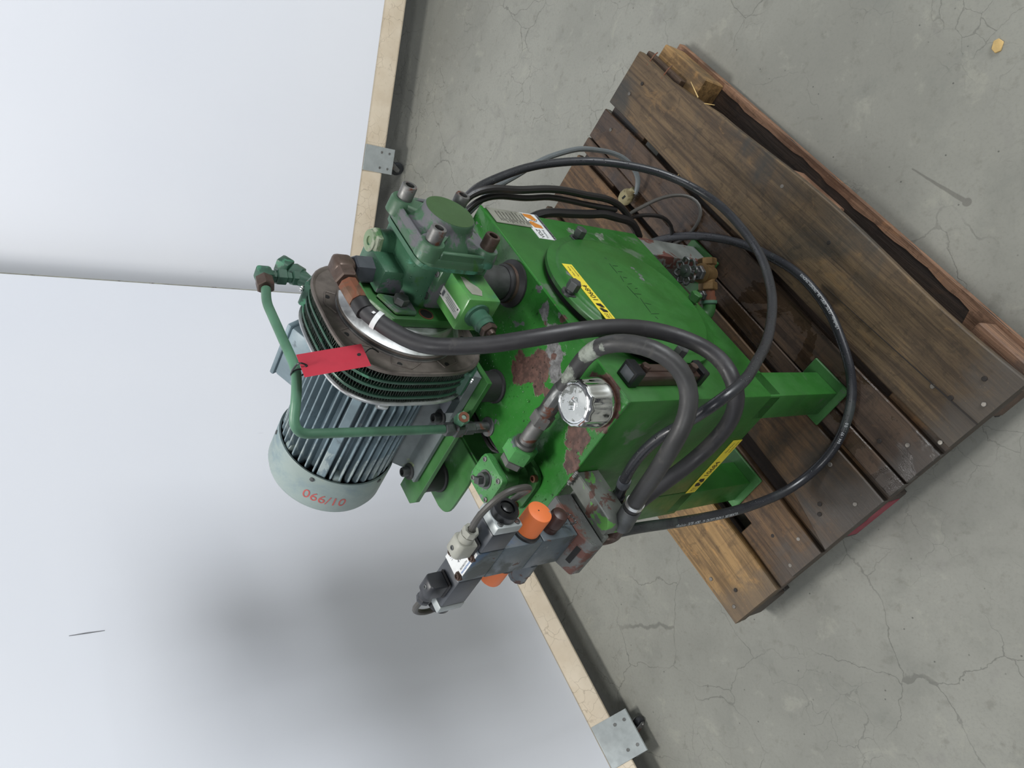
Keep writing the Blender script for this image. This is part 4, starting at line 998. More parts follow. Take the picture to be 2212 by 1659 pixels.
    b.lathe([(0.021, 0.0), (0.021, 0.005), (0.0155, 0.006), (0.0155, 0.016), (0.0165, 0.018), (0.0165, 0.024), (0.0145, 0.026), (0.0145, 0.034)], (0.2315, 0.037, 0.929), ax, 24); b.build('adjuster', 'teal_steel', rg)
    b = MB(); p = V(0.2315, 0.037, 0.929) + ax.normalized() * 0.033
    b.hexa(p, p + ax.normalized() * 0.010, 0.0145); b.cyl(p + ax.normalized() * 0.009, p + ax.normalized() * 0.017, 0.008, 0.0065, 12); b.build('lock_nut', 'brown_steel', rg)
    # suction pipe into the tank top
    b = MB(); b.lathe([(0.029, 0.0), (0.029, 0.075), (0.031, 0.078), (0.031, 0.125)], (0.330, 0.044, TANKTOP + 0.0005), (0, 0, 1), 32); sp = b.build('suction_pipe', 'steel_dark', U)
    b = MB(); b.lathe([(0.042, 0.0), (0.042, 0.004), (0.036, 0.008), (0.0335, 0.010), (0.0335, 0.022), (0.0305, 0.026), (0.0295, 0.026)], (0.330, 0.044, TANKTOP + 0.0005), (0, 0, 1), 36); b.build('grommet', 'black', sp)
    b = MB(); b.ring((0.330, 0.044, TANKTOP + 0.012), (0, 0, 1), 0.0348, 0.033, 0.006, 36); b.build('clamp_band', 'brown_steel', sp)
pump()

# ------------------------------------------------------------------ hoses, pipes, valves
def tube_text(par, path, r, s, s0, height, ang_dir, mat, spread=1.0):
    """lettering printed along a hose, facing ang_dir"""
    fr = frames(path); L = [0.0]
    for i in range(1, len(path)): L.append(L[-1] + (path[i] - path[i - 1]).length)
    vs, fs = glyphs(s, height / 0.72)
    D = V(ang_dir)
    out = []
    for x, y in vs:
        q = min(max(s0 + x * spread, 0), L[-1] - 1e-4)
        i = max(k for k in range(len(L)) if L[k] <= q); i = min(i, len(L) - 2)
        f = (q - L[i]) / max(1e-6, L[i + 1] - L[i])
        p = path[i].lerp(path[i + 1], f); t = fr[i][1].lerp(fr[i + 1][1], f).normalized()
        n = (D - t * D.dot(t)).normalized(); u = n.cross(t)
        a = (y - height / 2) / r
        out.append(p + (n * cos(a) + u * sin(a)) * (r + 0.0004))
    b = MB(); b._add(out, fs); return b.build('printed_text', mat, par, recalc=False)

VIEW = (-0.55, -0.55, 0.63)     # roughly towards the open side of the hall

def hoses():
    # --- thick pressure hose from the pump outlet, round the front corner, to the valve
    h1 = [(0.318, 0.070, 1.101), (0.285, 0.072, 1.098), (0.266, 0.077, 1.090), (0.242, 0.079, 1.070), (0.214, 0.077, 1.049), (0.186, 0.066, 1.026), (0.170, 0.050, 0.993), (0.152, 0.030, 0.958), (0.127, -0.010, 0.900), (0.115, -0.036, 0.847), (0.109, -0.052, 0.784), (0.094, -0.063, 0.700), (0.052, -0.075, 0.645), (-0.003, -0.085, 0.637), (-0.046, -0.068, 0.632), (-0.062, -0.022, 0.612), (-0.064, 0.037, 0.608), (-0.064, 0.097, 0.628), (-0.068, 0.137, 0.666), (-0.072, 0.172, 0.696), (-0.074, 0.205, 0.712), (-0.074, 0.220, 0.735)]
    P = smooth_path(h1)
    cut = lambda path, a, b: [p for i, p in enumerate(path) if a <= i / (len(path) - 1) <= b]
    b = MB(); b.tube(cut(P, 0.035, 0.985), 0.0132, 16); H1 = b.build('pressure_hose', 'hose', U); H1['label'] = 'thick grey-black hose from the pump elbow'
    d = (V(0.285, 0.072, 1.098) - V(0.318, 0.07, 1.101)).normalized()
    s = V(0.330, 0.070, 1.102)
    b = MB(); b.lathe([(0.013, 0), (0.0155, 0.002), (0.0155, 0.036), (0.0145, 0.040)], s + d * 0.002, d, 8, True, 0.3); b.build('ferrule', 'rust', H1)
    b = MB(); b.lathe([(0.0142, 0.04), (0.0142, 0.062)], s, d + V(0, 0.03, -0.04), 18); b.build('hose_end', 'black', H1)
    bd = P[int(len(P) * 0.075)]; bt = (P[int(len(P) * 0.085)] - P[int(len(P) * 0.065)]).normalized()
    b = MB(); b.ring(bd - bt * 0.004, bt, 0.0148, 0.013, 0.008, 24); b.obox(bd + bt * 0.001 + V(0.004, -0.012, 0.009), bt, V(0, 0.5, 0.5), (0.004, 0.004, 0.009)); b.build('cable_tie', 'white', H1)
    # elbow on the pump outlet
    e = V(0.366, 0.070, 1.098)
    b = MB(); b.hexa(e + V(0, 0, -0.052), e + V(0, 0, -0.017), 0.0225); b.cyl(e + V(0, 0, -0.064), e + V(0, 0, -0.05), 0.018); a1 = b.build('outlet_adapter', 'coil', U)
    b = MB(); b.cyl(e + V(0, 0, -0.018), e + V(0, 0, 0.012), 0.0165, 0.017, 20, 0.003)
    b.obox(e + V(0.001, 0, -0.001), (1, 0, 0), (0, 1, 0), (0.034, 0.033, 0.033), 0.008, 3)
    b.build('outlet_elbow', 'brown_steel', a1)
    b = MB(); b.hexa(e + V(-0.012, 0, 0.001), e + V(-0.036, 0, 0.003), 0.0195, 0.4); b.build('swivel_nut', 'brown_steel', a1)

    # --- return hose from the filter, over the front edge, down to the valve
    h2 = [(0.079, 0.082, 0.838), (0.079, 0.052, 0.838), (0.078, 0.023, 0.839), (0.077, 0.003, 0.841), (0.074, -0.030, 0.844), (0.050, -0.070, 0.850), (0.026, -0.094, 0.838), (0.0, -0.108, 0.824), (-0.026, -0.110, 0.806), (-0.048, -0.100, 0.790), (-0.068, -0.082, 0.782), (-0.088, -0.062, 0.790), (-0.098, -0.025, 0.791), (-0.1, 0.028, 0.780), (-0.1, 0.079, 0.769), (-0.1, 0.112, 0.763), (-0.1, 0.146, 0.755)]
    P = smooth_path(h2)
    b = MB(); b.tube(P, 0.0132, 16); H2 = b.build('return_hose', 'hose_paint', U); H2['label'] = 'thick hose with old green paint splashes near the filter'
    b = MB(); b.lathe([(0.0135, 0), (0.0150, 0.002), (0.0150, 0.040), (0.0138, 0.042)], (0.079, 0.090, 0.838), (0, -1, 0.0), 10); b.build('ferrule', 'steel_dark', H2)
    q0 = V(-0.1, 0.116, 0.762); q1 = V(-0.1, 0.204, 0.738); dd = (q1 - q0).normalized()
    b = MB(); b.lathe([(0.0150, 0.018), (0.0162, 0.020), (0.0162, 0.066), (0.013, 0.070), (0.0105, 0.072)], q0, dd, 14); b.build('ferrule', 'steel_dark', H2)
    b = MB(); b.ring(q0 + dd * 0.002, dd, 0.0149, 0.013, 0.007, 24); b.build('clamp_band', 'silver_ring', H2)
    b = MB(); b.ring(q0 + dd * 0.010, dd, 0.0142, 0.013, 0.006, 24); b.build('rubber_band', 'black', H2)
    b = MB(); b.tube(smooth_path([q0 + dd * 0.068, q0 + dd * 0.084, (-0.099, 0.215, 0.737), (-0.092, 0.228, 0.752), (-0.088, 0.234, 0.778)], 0.006), 0.0095, 12); b.build('bent_stem', 'brown_steel', H2)

    # --- thinner black hose making the big hanging loop on the right
    h3 = [(0.46, 0.10, 0.86), (0.50, 0.04, 0.845), (0.52, -0.001, 0.812), (0.55, -0.009, 0.776), (0.58, -0.033, 0.701), (0.60, -0.055, 0.626), (0.602, -0.085, 0.524), (0.587, -0.103, 0.473), (0.566, -0.118, 0.423), (0.540, -0.131, 0.373), (0.503, -0.140, 0.330), (0.465, -0.146, 0.308), (0.404, -0.152, 0.298), (0.321, -0.152, 0.308), (0.231, -0.149, 0.340), (0.139, -0.139, 0.400), (0.085, -0.131, 0.450), (0.009, -0.122, 0.545), (-0.036, -0.118, 0.622), (-0.072, -0.112, 0.690), (-0.086, -0.086, 0.742), (-0.072, -0.034, 0.742), (-0.058, 0.013, 0.752), (-0.05, 0.069, 0.752), (-0.05, 0.116, 0.743), (-0.05, 0.137, 0.734)]
    P = smooth_path(h3)
    b = MB(); b.tube(P, 0.0086, 14); H3 = b.build('looped_hose', 'hose_wet', U); H3['label'] = 'thin wet black hose making the large loop on the right'
    d3 = (V(-0.05, 0.175, 0.717) - V(-0.05, 0.125, 0.738)).normalized()
    b = MB(); b.lathe([(0.0100, 0), (0.0108, 0.002), (0.0108, 0.016), (0.0098, 0.018)], V(-0.05, 0.128, 0.737), d3, 18); b.build('hose_collar', 'coil', H3)
    b = MB(); b.lathe([(0.0095, 0.016), (0.0095, 0.044), (0.012, 0.046), (0.012, 0.058), (0.007, 0.06)], V(-0.05, 0.128, 0.737), d3, 10); b.build('ferrule', 'black_gloss', H3)

    # --- thin hose lying on the pallet with the white printing
    h4 = [(-0.085, 0.240, 0.775), (-0.084, 0.236, 0.745), (-0.082, 0.232, 0.70), (-0.084, 0.229, 0.645), (-0.088, 0.231, 0.53), (-0.091, 0.227, 0.40), (-0.090, 0.219, 0.315), (-0.088, 0.190, 0.222), (-0.082, 0.146, 0.172), (-0.074, 0.086, 0.1565), (-0.055, 0.030, 0.156), (-0.022, -0.021, 0.156), (0.025, -0.059, 0.156), (0.074, -0.084, 0.156), (0.131, -0.107, 0.156), (0.231, -0.119, 0.156), (0.319, -0.103, 0.156), (0.395, -0.079, 0.156), (0.497, -0.023, 0.156), (0.571, 0.039, 0.156), (0.62, 0.10, 0.156)]
    P = smooth_path(h4)
    b = MB(); b.tube(P, 0.0096, 14); H4 = b.build('printed_hose', 'hose_wet', U); H4['label'] = 'thin black hose with white printing, lying round the front leg'
    tube_text(H4, P, 0.0096, '= Flexilinder - GATES - HDR2 - 3/8 - DIN20022-2SNDN10 - SAE100R2AT3/8 -', 0.215, 0.0062, (-0.9, -0.35, 0.5), 'ink_white', 0.66)
    tube_text(H4, P, 0.0096, '044 - 97 .  . 0.0', 0.705, 0.006, (-0.6, -0.2, 0.9), 'ink_white', 0.9)
    tube_text(H4, P, 0.0096, '= Flexilinder - GATES - HDR2 - 3/8 - DIN20022-2SNDN10', 0.94, 0.006, (-0.2, -0.5, 0.9), 'ink_white', 0.7)

    # --- power cables running down behind the right-hand face
    def cable(name, pts, r, mat, label=None, n=10):
        P = smooth_path(pts); b = MB(); b.tube(P, r, n); o = b.build(name, mat, U)
        if label: o['label'] = label
        return o, P
    k1 = [(0.47, 0.10, 0.87), (0.505, 0.03, 0.84), (0.525, -0.009, 0.802), (0.53, -0.024, 0.760), (0.535, -0.028, 0.697), (0.54, -0.040, 0.628), (0.545, -0.043, 0.574), (0.545, -0.042, 0.515), (0.545, -0.044, 0.450), (0.545, -0.037, 0.410), (0.54, -0.026, 0.379), (0.53, -0.012, 0.362)]
    c1, P1_ = cable('motor_cable', k1, 0.0076, 'cable')
    tube_text(c1, P1_, 0.0076, 'KABEL 07RN-F 4G2.5 KABEL', 0.10, 0.004, (-0.3, -0.9, 0.3), 'ink_grey', 0.8)
    k2 = [(0.46, 0.11, 0.86), (0.50, 0.05, 0.825), (0.525, 0.014, 0.789), (0.53, 0.001, 0.770), (0.535, -0.009, 0.735), (0.54, -0.010, 0.680), (0.54, -0.014, 0.648), (0.545, -0.021, 0.615), (0.545, -0.023, 0.560), (0.545, -0.022, 0.502), (0.54, -0.025, 0.443), (0.54, -0.026, 0.412)]
    cable('control_cable', k2, 0.0062, 'cable')
    k3 = [(0.52, 0.10, 0.68), (0.53, 0.03, 0.64), (0.53, 0.008, 0.611), (0.53, -0.003, 0.533), (0.535, -0.010, 0.462), (0.535, -0.014, 0.450), (0.53, -0.012, 0.398), (0.53, -0.012, 0.362), (0.525, 0.0, 0.338), (0.522, 0.02, 0.314)]
    cable('bundle_cable', k3, 0.0095, 'cable')
    cable('loop_cable', [(0.542, -0.006, 0.365), (0.556, -0.014, 0.345), (0.573, -0.027, 0.300), (0.585, -0.050, 0.250), (0.589, -0.067, 0.200), (0.581, -0.078, 0.170), (0.559, -0.079, 0.1535), (0.537, -0.071, 0.150), (0.524, -0.050, 0.150), (0.522, -0.017, 0.150), (0.531, 0.009, 0.150), (0.548, 0.040, 0.150)], 0.0042, 'cable_brown')
    cable('loop_cable', [(0.545, 0.0, 0.365), (0.558, -0.002, 0.335), (0.570, -0.006, 0.300), (0.572, -0.013, 0.260), (0.569, -0.017, 0.220), (0.566, -0.009, 0.190), (0.561, 0.008, 0.165), (0.555, 0.037, 0.151)], 0.0048, 'cable')
    g, PG = cable('plug_lead', [(0.50, 0.10, 0.84), (0.545, 0.05, 0.775), (0.602, 0.010, 0.690), (0.640, -0.009, 0.620), (0.681, -0.035, 0.540), (0.709, -0.050, 0.470), (0.738, -0.056, 0.400), (0.757, -0.056, 0.330), (0.760, -0.058, 0.280), (0.756, -0.054, 0.230), (0.742, -0.044, 0.200), (0.730, -0.029, 0.183), (0.724, -0.014, 0.174), (0.720, 0.003, 0.170), (0.719, 0.012, 0.169)], 0.0062, 'cable_grey', 'grey lead ending in a dirty beige plug')
    # flattened round plug at its end
    c = V(0.738, 0.034, 0.1685); ax = V(-0.35, -0.75, 0.15).normalized(); up = V(-0.2, 0.25, 0.9)
    up = (up - ax * up.dot(ax)).normalized(); sd = ax.cross(up)
    b = MB(); rings = []
    for (t, w, h) in ((-0.026, 0.008, 0.006), (-0.022, 0.014, 0.009), (-0.008, 0.0195, 0.012), (0.006, 0.0195, 0.0125), (0.018, 0.014, 0.011), (0.024, 0.0095, 0.009), (0.033, 0.0085, 0.0085)):
        rings.append([c + ax * t + sd * (w * cos(2 * pi * i / 16)) + up * (h * sin(2 * pi * i / 16)) for i in range(16)])
    b.loft(rings); pg = b.build('plug_body', 'plug', g, 50)
    b = MB(); b.obox(c + up * 0.0120 + ax * 0.002, ax, sd, (0.013, 0.005, 0.002)); b.build('slot', 'dark', pg)
    return P
hoses()

def cooler_line():
    # pale green steel pipe: cooler top port -> along -> down to the tank top
    pts = [(0.462, 0.196, 1.153), (0.432, 0.200, 1.160), (0.275, 0.200, 1.160), (0.236, 0.215, 1.168), (0.200, 0.262, 1.172), (0.200, 0.272, 0.875)]
    P = fillet(pts, 0.035, 8)
    b = MB(); b.tube(P, 0.0079, 14); L = b.build('cooler_pipe', 'pipe', U, 60); L['label'] = 'bent pale green steel pipe from the cooler to the tank'
    e = V(0.498, 0.196, 1.146)
    b = MB(); b.obox(e, (1, 0, 0.0), (0, 1, 0), (0.026, 0.026, 0.026), 0.005, 2); b.cyl(e, e + V(0, 0, -0.03), 0.010); b.build('elbow', 'teal_steel', L)
    b = MB(); b.hexa(e + V(-0.010, 0, 0.003), e + V(-0.034, 0, 0.006), 0.0155); b.build('pipe_nut', 'brown_steel', L)
    b = MB()
    for (z0, z1, r) in ((-0.014, -0.02, 0.0115), (-0.020, -0.038, 0.0148), (-0.038, -0.048, 0.010), (-0.048, -0.062, 0.0140)):
        b.hexa(e + V(0, 0, z0), e + V(0, 0, z1), r, 0.2)
    b.cyl(e + V(0, 0, -0.06), e + V(-0.022, -0.004, -0.085), 0.012); b.build('port_fitting', 'teal_steel', L)
    # second, blanked port beside it
    e2 = V(0.528, 0.200, 1.085)
    b = MB(); b.obox(e2 + V(0.008, 0, 0.012), V(0.75, 0, 0.66), (0, 1, 0), (0.024, 0.026, 0.026), 0.004, 2)
    b.hexa(e2 + V(-0.002, 0, 0.002), e2 + V(-0.018, 0, -0.012), 0.0155); b.cyl(e2 + V(-0.016, 0, -0.01), e2 + V(-0.07, -0.006, -0.025), 0.012)
    b.build('blanked_port', 'teal_steel', L)
    # fittings where it enters the tank
    c = V(0.200, 0.272, 0.0)
    b = MB()
    for (z0, z1, r) in ((0.892, 0.872, 0.0125), (0.850, 0.828, 0.0125), (0.826, 0.806, 0.0105)): b.hexa(c + V(0, 0, z0), c + V(0, 0, z1), r, 0.3)
    b.cyl(c + V(0, 0, 0.88), c + V(0, 0, 0.794), 0.0095)
    b.obox(c + V(0, 0, 0.861), (1, 0, 0), (0, 1, 0), (0.024, 0.026, 0.022), 0.003); tf = b.build('tee_fitting', 'steel_dark', L)
    b = MB(); b.hexa(c + V(0.006, -0.012, 0.861), c + V(-0.004, -0.034, 0.868), 0.0125); b.build('branch_nut', 'pipe', L)
    b = MB(); d = V(-0.01, -0.022, 0.007).normalized(); b.ring(c + V(-0.004, -0.034, 0.868), d, 0.0095, 0.0045, 0.002, 18); b.build('open_end', 'rust', L)
    b = MB(); b.lathe([(0.018, 0), (0.018, 0.003), (0.014, 0.004)], c + V(0, 0, TANKTOP), (0, 0, 1), 20); b.build('collar', 'steel_dark', L)
cooler_line()

def tag():
    o = empty('hang_tag', (0, 0, 0), 0, 'red card tag tied by a black cable tie to the pale green pipe', 'tag')
    o.location = U.location; o.rotation_euler = U.rotation_euler
    p0, p1 = V(0.276, 0.170, 1.170), V(0.257, 0.128, 1.085)      # upper and lower right-hand corners
    d = V(-0.048, 0.0, 0.0025)
    n = (p1 - p0).cross(d).normalized()
    b = MB(); c = (p0 + p1 + d) / 2
    L = (p1 - p0).length; W = d.length
    b.obox(c, p1 - p0, d, (L, W, 0.0007), 0.0003)
    b.build('card', 'card', o)
    b = MB(); e = p1 + d * 0.45 + (p0 - p1).normalized() * 0.010
    b.lathe([(0.0030, -0.0006), (0.0030, 0.0006)], e, n, 14); b.build('eyelet', 'dark', o)
    t0 = p0 + d * 0.55 + (p1 - p0).normalized() * 0.008
    c = V(0.268, 0.2005, 1.160)
    ring = [c + V(0.002 * cos(a), 0.0105 * cos(a), 0.0105 * sin(a)) for a in [2 * pi * i / 20 for i in range(21)]]
    b = MB(); b.tube(ring, 0.0014, 8, False); b.build('cable_tie', 'black_gloss', o)
    b = MB(); b.tube(smooth_path([c + V(0, -0.002, 0.011), c + V(-0.008, -0.014, 0.016), t0 + V(0.002, -0.006, 0.010), t0 + V(0, -0.002, 0)], 0.004), 0.0014, 8)
    b.sphere(t0, 0.0026); b.build('tie_tail', 'black_gloss', o)
    b = MB(); b.tube(smooth_path([p1 + d * 0.4, p1 + V(-0.01, -0.004, -0.012), p1 + V(-0.016, 0.002, -0.024)], 0.005), 0.0012, 6); b.build('string', 'black_gloss', o)
tag()

def return_filter():
    c = V(0.081, 0.267, TANKTOP)
    b = MB()
    pl = lambda h, r0, z0, z1: b.prism([(c.x + x, c.y + y, z0) for x, y in squircle(h, r0, 40)], (0, 0, z1 - z0), 0.002)
    pl(0.047, 5, 0.7935, 0.803)
    F = None
    b.prism([(c.x + x, c.y + y, 0.802) for x, y in squircle(0.029, 3.5, 40)], (0, 0, 0.03), 0.001)
    b.prism([(c.x + x, c.y + y, 0.830) for x, y in squircle(0.0325, 8, 48)], (0, 0, 0.026), 0.003, 2)
    b.box((c.x - 0.016, c.y - 0.040, 0.822), (c.x + 0.016, c.y - 0.02, 0.852), 0.003)
    F = b.build('return_filter', 'green', U)
    b = MB(); b.prism([(c.x + x, c.y + y, 0.8568) for x, y in squircle(0.0335, 9, 48)], (0, 0, 0.0125), 0.002, 2); b.build('cover_plate', 'green_light', F)
    for sx in (-1, 1):
        for sy in (-1, 1):
            q = MB(); socket_screw(q, c + V(sx * 0.024, sy * 0.024, 0.8690 - TANKTOP), (0, 0, 1), 0.0046, 0.0024); q.build('cover_screw', 'steel', F)
            q = MB(); socket_screw(q, c + V(sx * 0.036, sy * 0.036, 0.0100), (0, 0, 1), 0.0065, 0.007); q.build('flange_screw', 'rust', F)
    q = MB(); q.ring(c + V(0, 0, 0.8692 - TANKTOP), (0, 0, 1), 0.0165, 0.013, 0.0015, 28); q.lathe([(0.0155, 0), (0.0155, 0.0015)], c + V(0, 0, 0.8690 - TANKTOP), (0, 0, 1), 24)
    q.lathe([(0.0125, 0), (0.0125, 0.010)], c + V(0, 0, 0.869 - TANKTOP), (0, 0, 1), 20); q.obox(c + V(0, 0, 0.8835 - TANKTOP), (0.8, 0.6, 0), (-0.6, 0.8, 0), (0.012, 0.012, 0.012), 0.001)
    q.build('square_plug', 'steel_dark', F)
    # straight fitting towards the hose
    y = 0.222; z = 0.838; x = 0.079
    q = MB(); q.hexa((x, y + 0.004, z), (x, y - 0.012, z), 0.0215, 0.15); q.build('adapter_hexagon', 'steel', F)
    q = MB(); q.lathe([(0.0245, 0), (0.0275, 0.003), (0.0275, 0.026), (0.0245, 0.029)], (x, y - 0.014, z), (0, -1, 0), 6, True, 0.15); q.build('union_nut', 'green_light', F)
    q = MB(); q.cyl((x, y - 0.040, z), (x, 0.128, z), 0.0135); q.cyl((x, y - 0.0425, z), (x, y - 0.049, z), 0.0185); q.build('steel_stem', 'steel', F)
    q = MB(); q.lathe([(0.0165, 0), (0.0185, 0.002), (0.0185, 0.021), (0.0165, 0.023)], (x, 0.128, z), (0, -1, 0), 6, True, 0.15); q.build('crimp_hexagon', 'steel', F)
    q = MB(); q.cyl((x, 0.106, z), (x, 0.088, z), 0.0145); q.build('stem_end', 'steel_dark', F)
return_filter()

def valve_stack():
    # welded angle that carries it
    b = MB()
    b.prism([(0.0, 0.162, 0.785), (0.0, 0.192, 0.785), (-0.105, 0.192, 0.785), (-0.105, 0.172, 0.785), (-0.095, 0.162, 0.785)], (0, 0, -0.050), 0.002)
    b.box((-0.110, 0.190, 0.772), (-0.012, 0.275, 0.782), 0.002)
    B = b.build('valve_bracket', 'bracket', U); B['label'] = 'bracket with flaking green paint over rust'
    # sub-plate with port lettering
    b = MB()
    xo, xi, y0, y1 = -0.117, -0.014, 0.199, 0.276
    b.prism([(xo, y0, 0.784), (xo, y0, 0.806), (xo + 0.004, y0, 0.809), (-0.090, y0, 0.819), (xi, y0, 0.819), (xi, y0, 0.784)], (0, y1 - y0, 0), 0.002)
    S = b.build('sub_plate', 'valve_rust', U)
    b = MB(); b.obox((-0.1025, 0.2375, 0.8146), (0, -1, 0), (0.93, 0, 0.36), (0.036, 0.009, 0.0014)); b.build('cast_lettering', 'dark', S)
    b = MB(); b.hexa((-0.080, 0.262, 0.784), (-0.080, 0.262, 0.758), 0.0165); b.build('port_nut', 'valve', S)
    # valve body in three layers
    xf, xb = -0.090, -0.044
    def layer(z0, z1, name, y0=0.201, y1=0.2735):
        b = MB(); b.box((xf, y0, z0), (xb, y1, z1), 0.0022, 2); return b.build(name, 'valve', U)
    s2 = layer(0.8195, 0.891, 'pressure_valve_plate'); s1 = layer(0.892, 0.9655, 'throttle_valve_plate')
    b = MB(); b.box((xf, 0.203, 0.9665), (xb, 0.2715, 1.0125), 0.002, 2); D = b.build('directional_valve', 'valve', U)
    # name plate between the corner screws
    b = MB(); zt = 1.0127
    b.prism([(xf + 0.001, 0.205, zt), (xf + 0.001, 0.213, zt), (xf + 0.011, 0.215, zt), (xf + 0.011, 0.222, zt), (xf + 0.001, 0.224, zt), (xf + 0.001, 0.256, zt), (xf + 0.012, 0.258, zt), (xf + 0.012, 0.270, zt), (xb - 0.001, 0.270, zt), (xb - 0.001, 0.262, zt), (xb - 0.009, 0.260, zt), (xb - 0.009, 0.246, zt), (xb - 0.001, 0.244, zt), (xb - 0.001, 0.205, zt)], (0, 0, 0.0008))
    N = b.build('name_plate', 'white', D)
    text('MANNESMANN', (-0.0868, 0.2545, zt + 0.0009), (0, -1, 0), (1, 0, 0), 0.0033, N, 'ink_blue', width=0.030)
    text('REXROTH', (-0.0815, 0.2525, zt + 0.0009), (0, -1, 0), (1, 0, 0), 0.0030, N, 'ink', width=0.022)
    b = MB()
    for k in range(4): b.obox((-0.0585 + k * 0.0032, 0.236, zt + 0.0009), (0, 1, 0), (-1, 0, 0), (0.050, 0.0004, 0.0002))
    b.build('ruled_line', 'ink', N)
    text('4WE6', (-0.071, 0.250, zt + 0.0009), (0, -1, 0), (1, 0, 0), 0.005, N, 'ink_grey', width=0.024)
    for (x, y) in ((xf + 0.0065, 0.2185), (xf + 0.0065, 0.264), (xb - 0.005, 0.253), (xb - 0.005, 0.207)):
        q = MB(); q.lathe([(0.0068, -0.003), (0.0068, 0.0015)], (x, y, zt), (0, 0, 1), 18); socket_screw(q, (x, y, zt + 0.0012), (0, 0, 1), 0.005, 0.003); q.build('valve_bolt', 'brown_steel', D)
    ax, az = -0.067, 0.9895
    def coil(sg, y0, cap, pre):
        Lc = pre
        b = MB(); yy = lambda d: y0 + sg * d
        b.box((ax - 0.0225, min(yy(0), yy(Lc)), az - 0.0235), (ax + 0.0225, max(yy(0), yy(Lc)), az + 0.0215), 0.003, 2)
        b.cyl((ax, yy(-0.004), az), (ax, yy(0.002), az), 0.017)
        C = b.build('solenoid', 'coil', U)
        b = MB(); b.box((ax - 0.0232, min(yy(Lc), yy(Lc + 0.016)), az - 0.024), (ax + 0.0232, max(yy(Lc), yy(Lc + 0.016)), az + 0.022), 0.003, 2)
        b.build('end_block', cap, C)
        for (dx, dz) in ((-0.016, -0.016), (0.016, -0.016), (-0.016, 0.014), (0.016, 0.014)):
            q = MB(); socket_screw(q, (ax + dx, yy(Lc + 0.0158), az + dz), (0, sg, 0), 0.0045, 0.002); q.build('end_screw', 'steel_dark', C)
        q = MB(); q.lathe([(0.0185, 0.015), (0.0195, 0.017), (0.0195, 0.028), (0.017, 0.031), (0.0115, 0.031), (0.0115, 0.027), (0.0001, 0.027)], (ax, yy(Lc), az), (0, sg, 0), 28, False)
        q.lathe([(0.0085, 0.027), (0.0085, 0.0305), (0.006, 0.032), (0.0001, 0.032)], (ax, yy(Lc), az), (0, sg, 0), 20, False); q.build('hand_button', 'black_gloss', C)
        return C
    c1 = coil(-1, 0.2025, 'zinc', 0.042); c2 = coil(1, 0.2725, 'zinc', 0.066)
    def connector(y, sg, mat, gmat, cpts, cmat, C):
        """plug connector on top of the coil with its gland along y"""
        x = -0.069
        b = MB(); b.box((x - 0.0155, y - 0.0165, 1.0115), (x + 0.0155, y + 0.0165, 1.016), 0.002); b.build('connector_seal', 'black', C)
        b = MB(); b.prism([(x - 0.014, y - 0.0145, 1.0155), (x + 0.014, y - 0.0145, 1.0155), (x + 0.014, y - 0.0145, 1.040), (x + 0.009, y - 0.0145, 1.045), (x - 0.009, y - 0.0145, 1.045), (x - 0.014, y - 0.0145, 1.040)], (0, 0.029, 0), 0.0018)
        b.cyl((x, y + sg * 0.010, 1.0315), (x, y + sg * 0.026, 1.0315), 0.0115, 0.011)
        K = b.build('plug_connector', mat, C)
        b = MB(); b.lathe([(0.0105, 0), (0.0118, 0.002), (0.0118, 0.009), (0.0105, 0.011), (0.0066, 0.011), (0.0066, 0.002)], (x, y + sg * 0.026, 1.0315), (0, sg, 0), 8, False); b.build('gland_nut', gmat, C)
        b = MB(); socket_screw(b, (x, y - sg * 0.002, 1.0445), (0, 0, 1), 0.0036, 0.0015); b.build('connector_screw', 'steel_dark', C)
        b = MB(); b.tube(smooth_path(cpts, 0.006), 0.0047, 10); b.build('solenoid_cable', cmat, C)
    connector(0.205, -1, 'connector', 'connector', [(-0.069, 0.176, 1.0315), (-0.070, 0.162, 1.034), (-0.072, 0.140, 1.040), (-0.074, 0.118, 1.040), (-0.075, 0.095, 1.034), (-0.075, 0.080, 1.021), (-0.074, 0.078, 1.0), (-0.068, 0.088, 0.978), (-0.060, 0.105, 0.962), (-0.052, 0.124, 0.958), (-0.044, 0.150, 0.955)], 'cable_brown', c1)
    connector(0.3045, 1, 'connector_black', 'connector_black', [(-0.069, 0.333, 1.0315), (-0.067, 0.356, 1.032), (-0.062, 0.382, 1.024), (-0.058, 0.402, 1.006), (-0.056, 0.412, 0.980), (-0.052, 0.404, 0.955), (-0.045, 0.38, 0.938), (-0.04, 0.34, 0.93)], 'cable_brown', c2)
    # orange adjusting caps, brown capped test point, lower plug
    def cap(y0, sg, z, x, par):
        b = MB(); b.lathe([(0.0205, -0.006), (0.0225, -0.004), (0.0225, 0.004), (0.020, 0.006)], (x, y0, z), (0, sg, 0), 28); b.build('cap_seal', 'black', par)
        b = MB(); b.lathe([(0.0196, 0.004), (0.0196, 0.043), (0.0190, 0.0455), (0.0175, 0.0465), (0.0001, 0.0465)], (x, y0, z), (0, sg, 0), 32); oc = b.build('protective_cap', 'orange', par); oc['label'] = 'orange plastic cap'
        b = MB(); b.lathe([(0.0012, 0.0460), (0.0012, 0.0468)], (x + 0.002, y0, z + 0.002), (0, sg, 0), 8); b.build('cap_hole', 'dark', oc)
    cap(0.2005, -1, 0.9135, -0.067, s1); cap(0.2740, 1, 0.915, -0.067, s1)
    b = MB(); b.lathe([(0.0125, -0.004), (0.0125, 0.010), (0.0115, 0.011), (0.0135, 0.013), (0.0135, 0.033), (0.012, 0.037), (0.006, 0.040), (0.0001, 0.0405)], (-0.070, 0.2015, 0.868), (0, -1, 0), 24); tc = b.build('test_point_cap', 'brown_cap', s2)
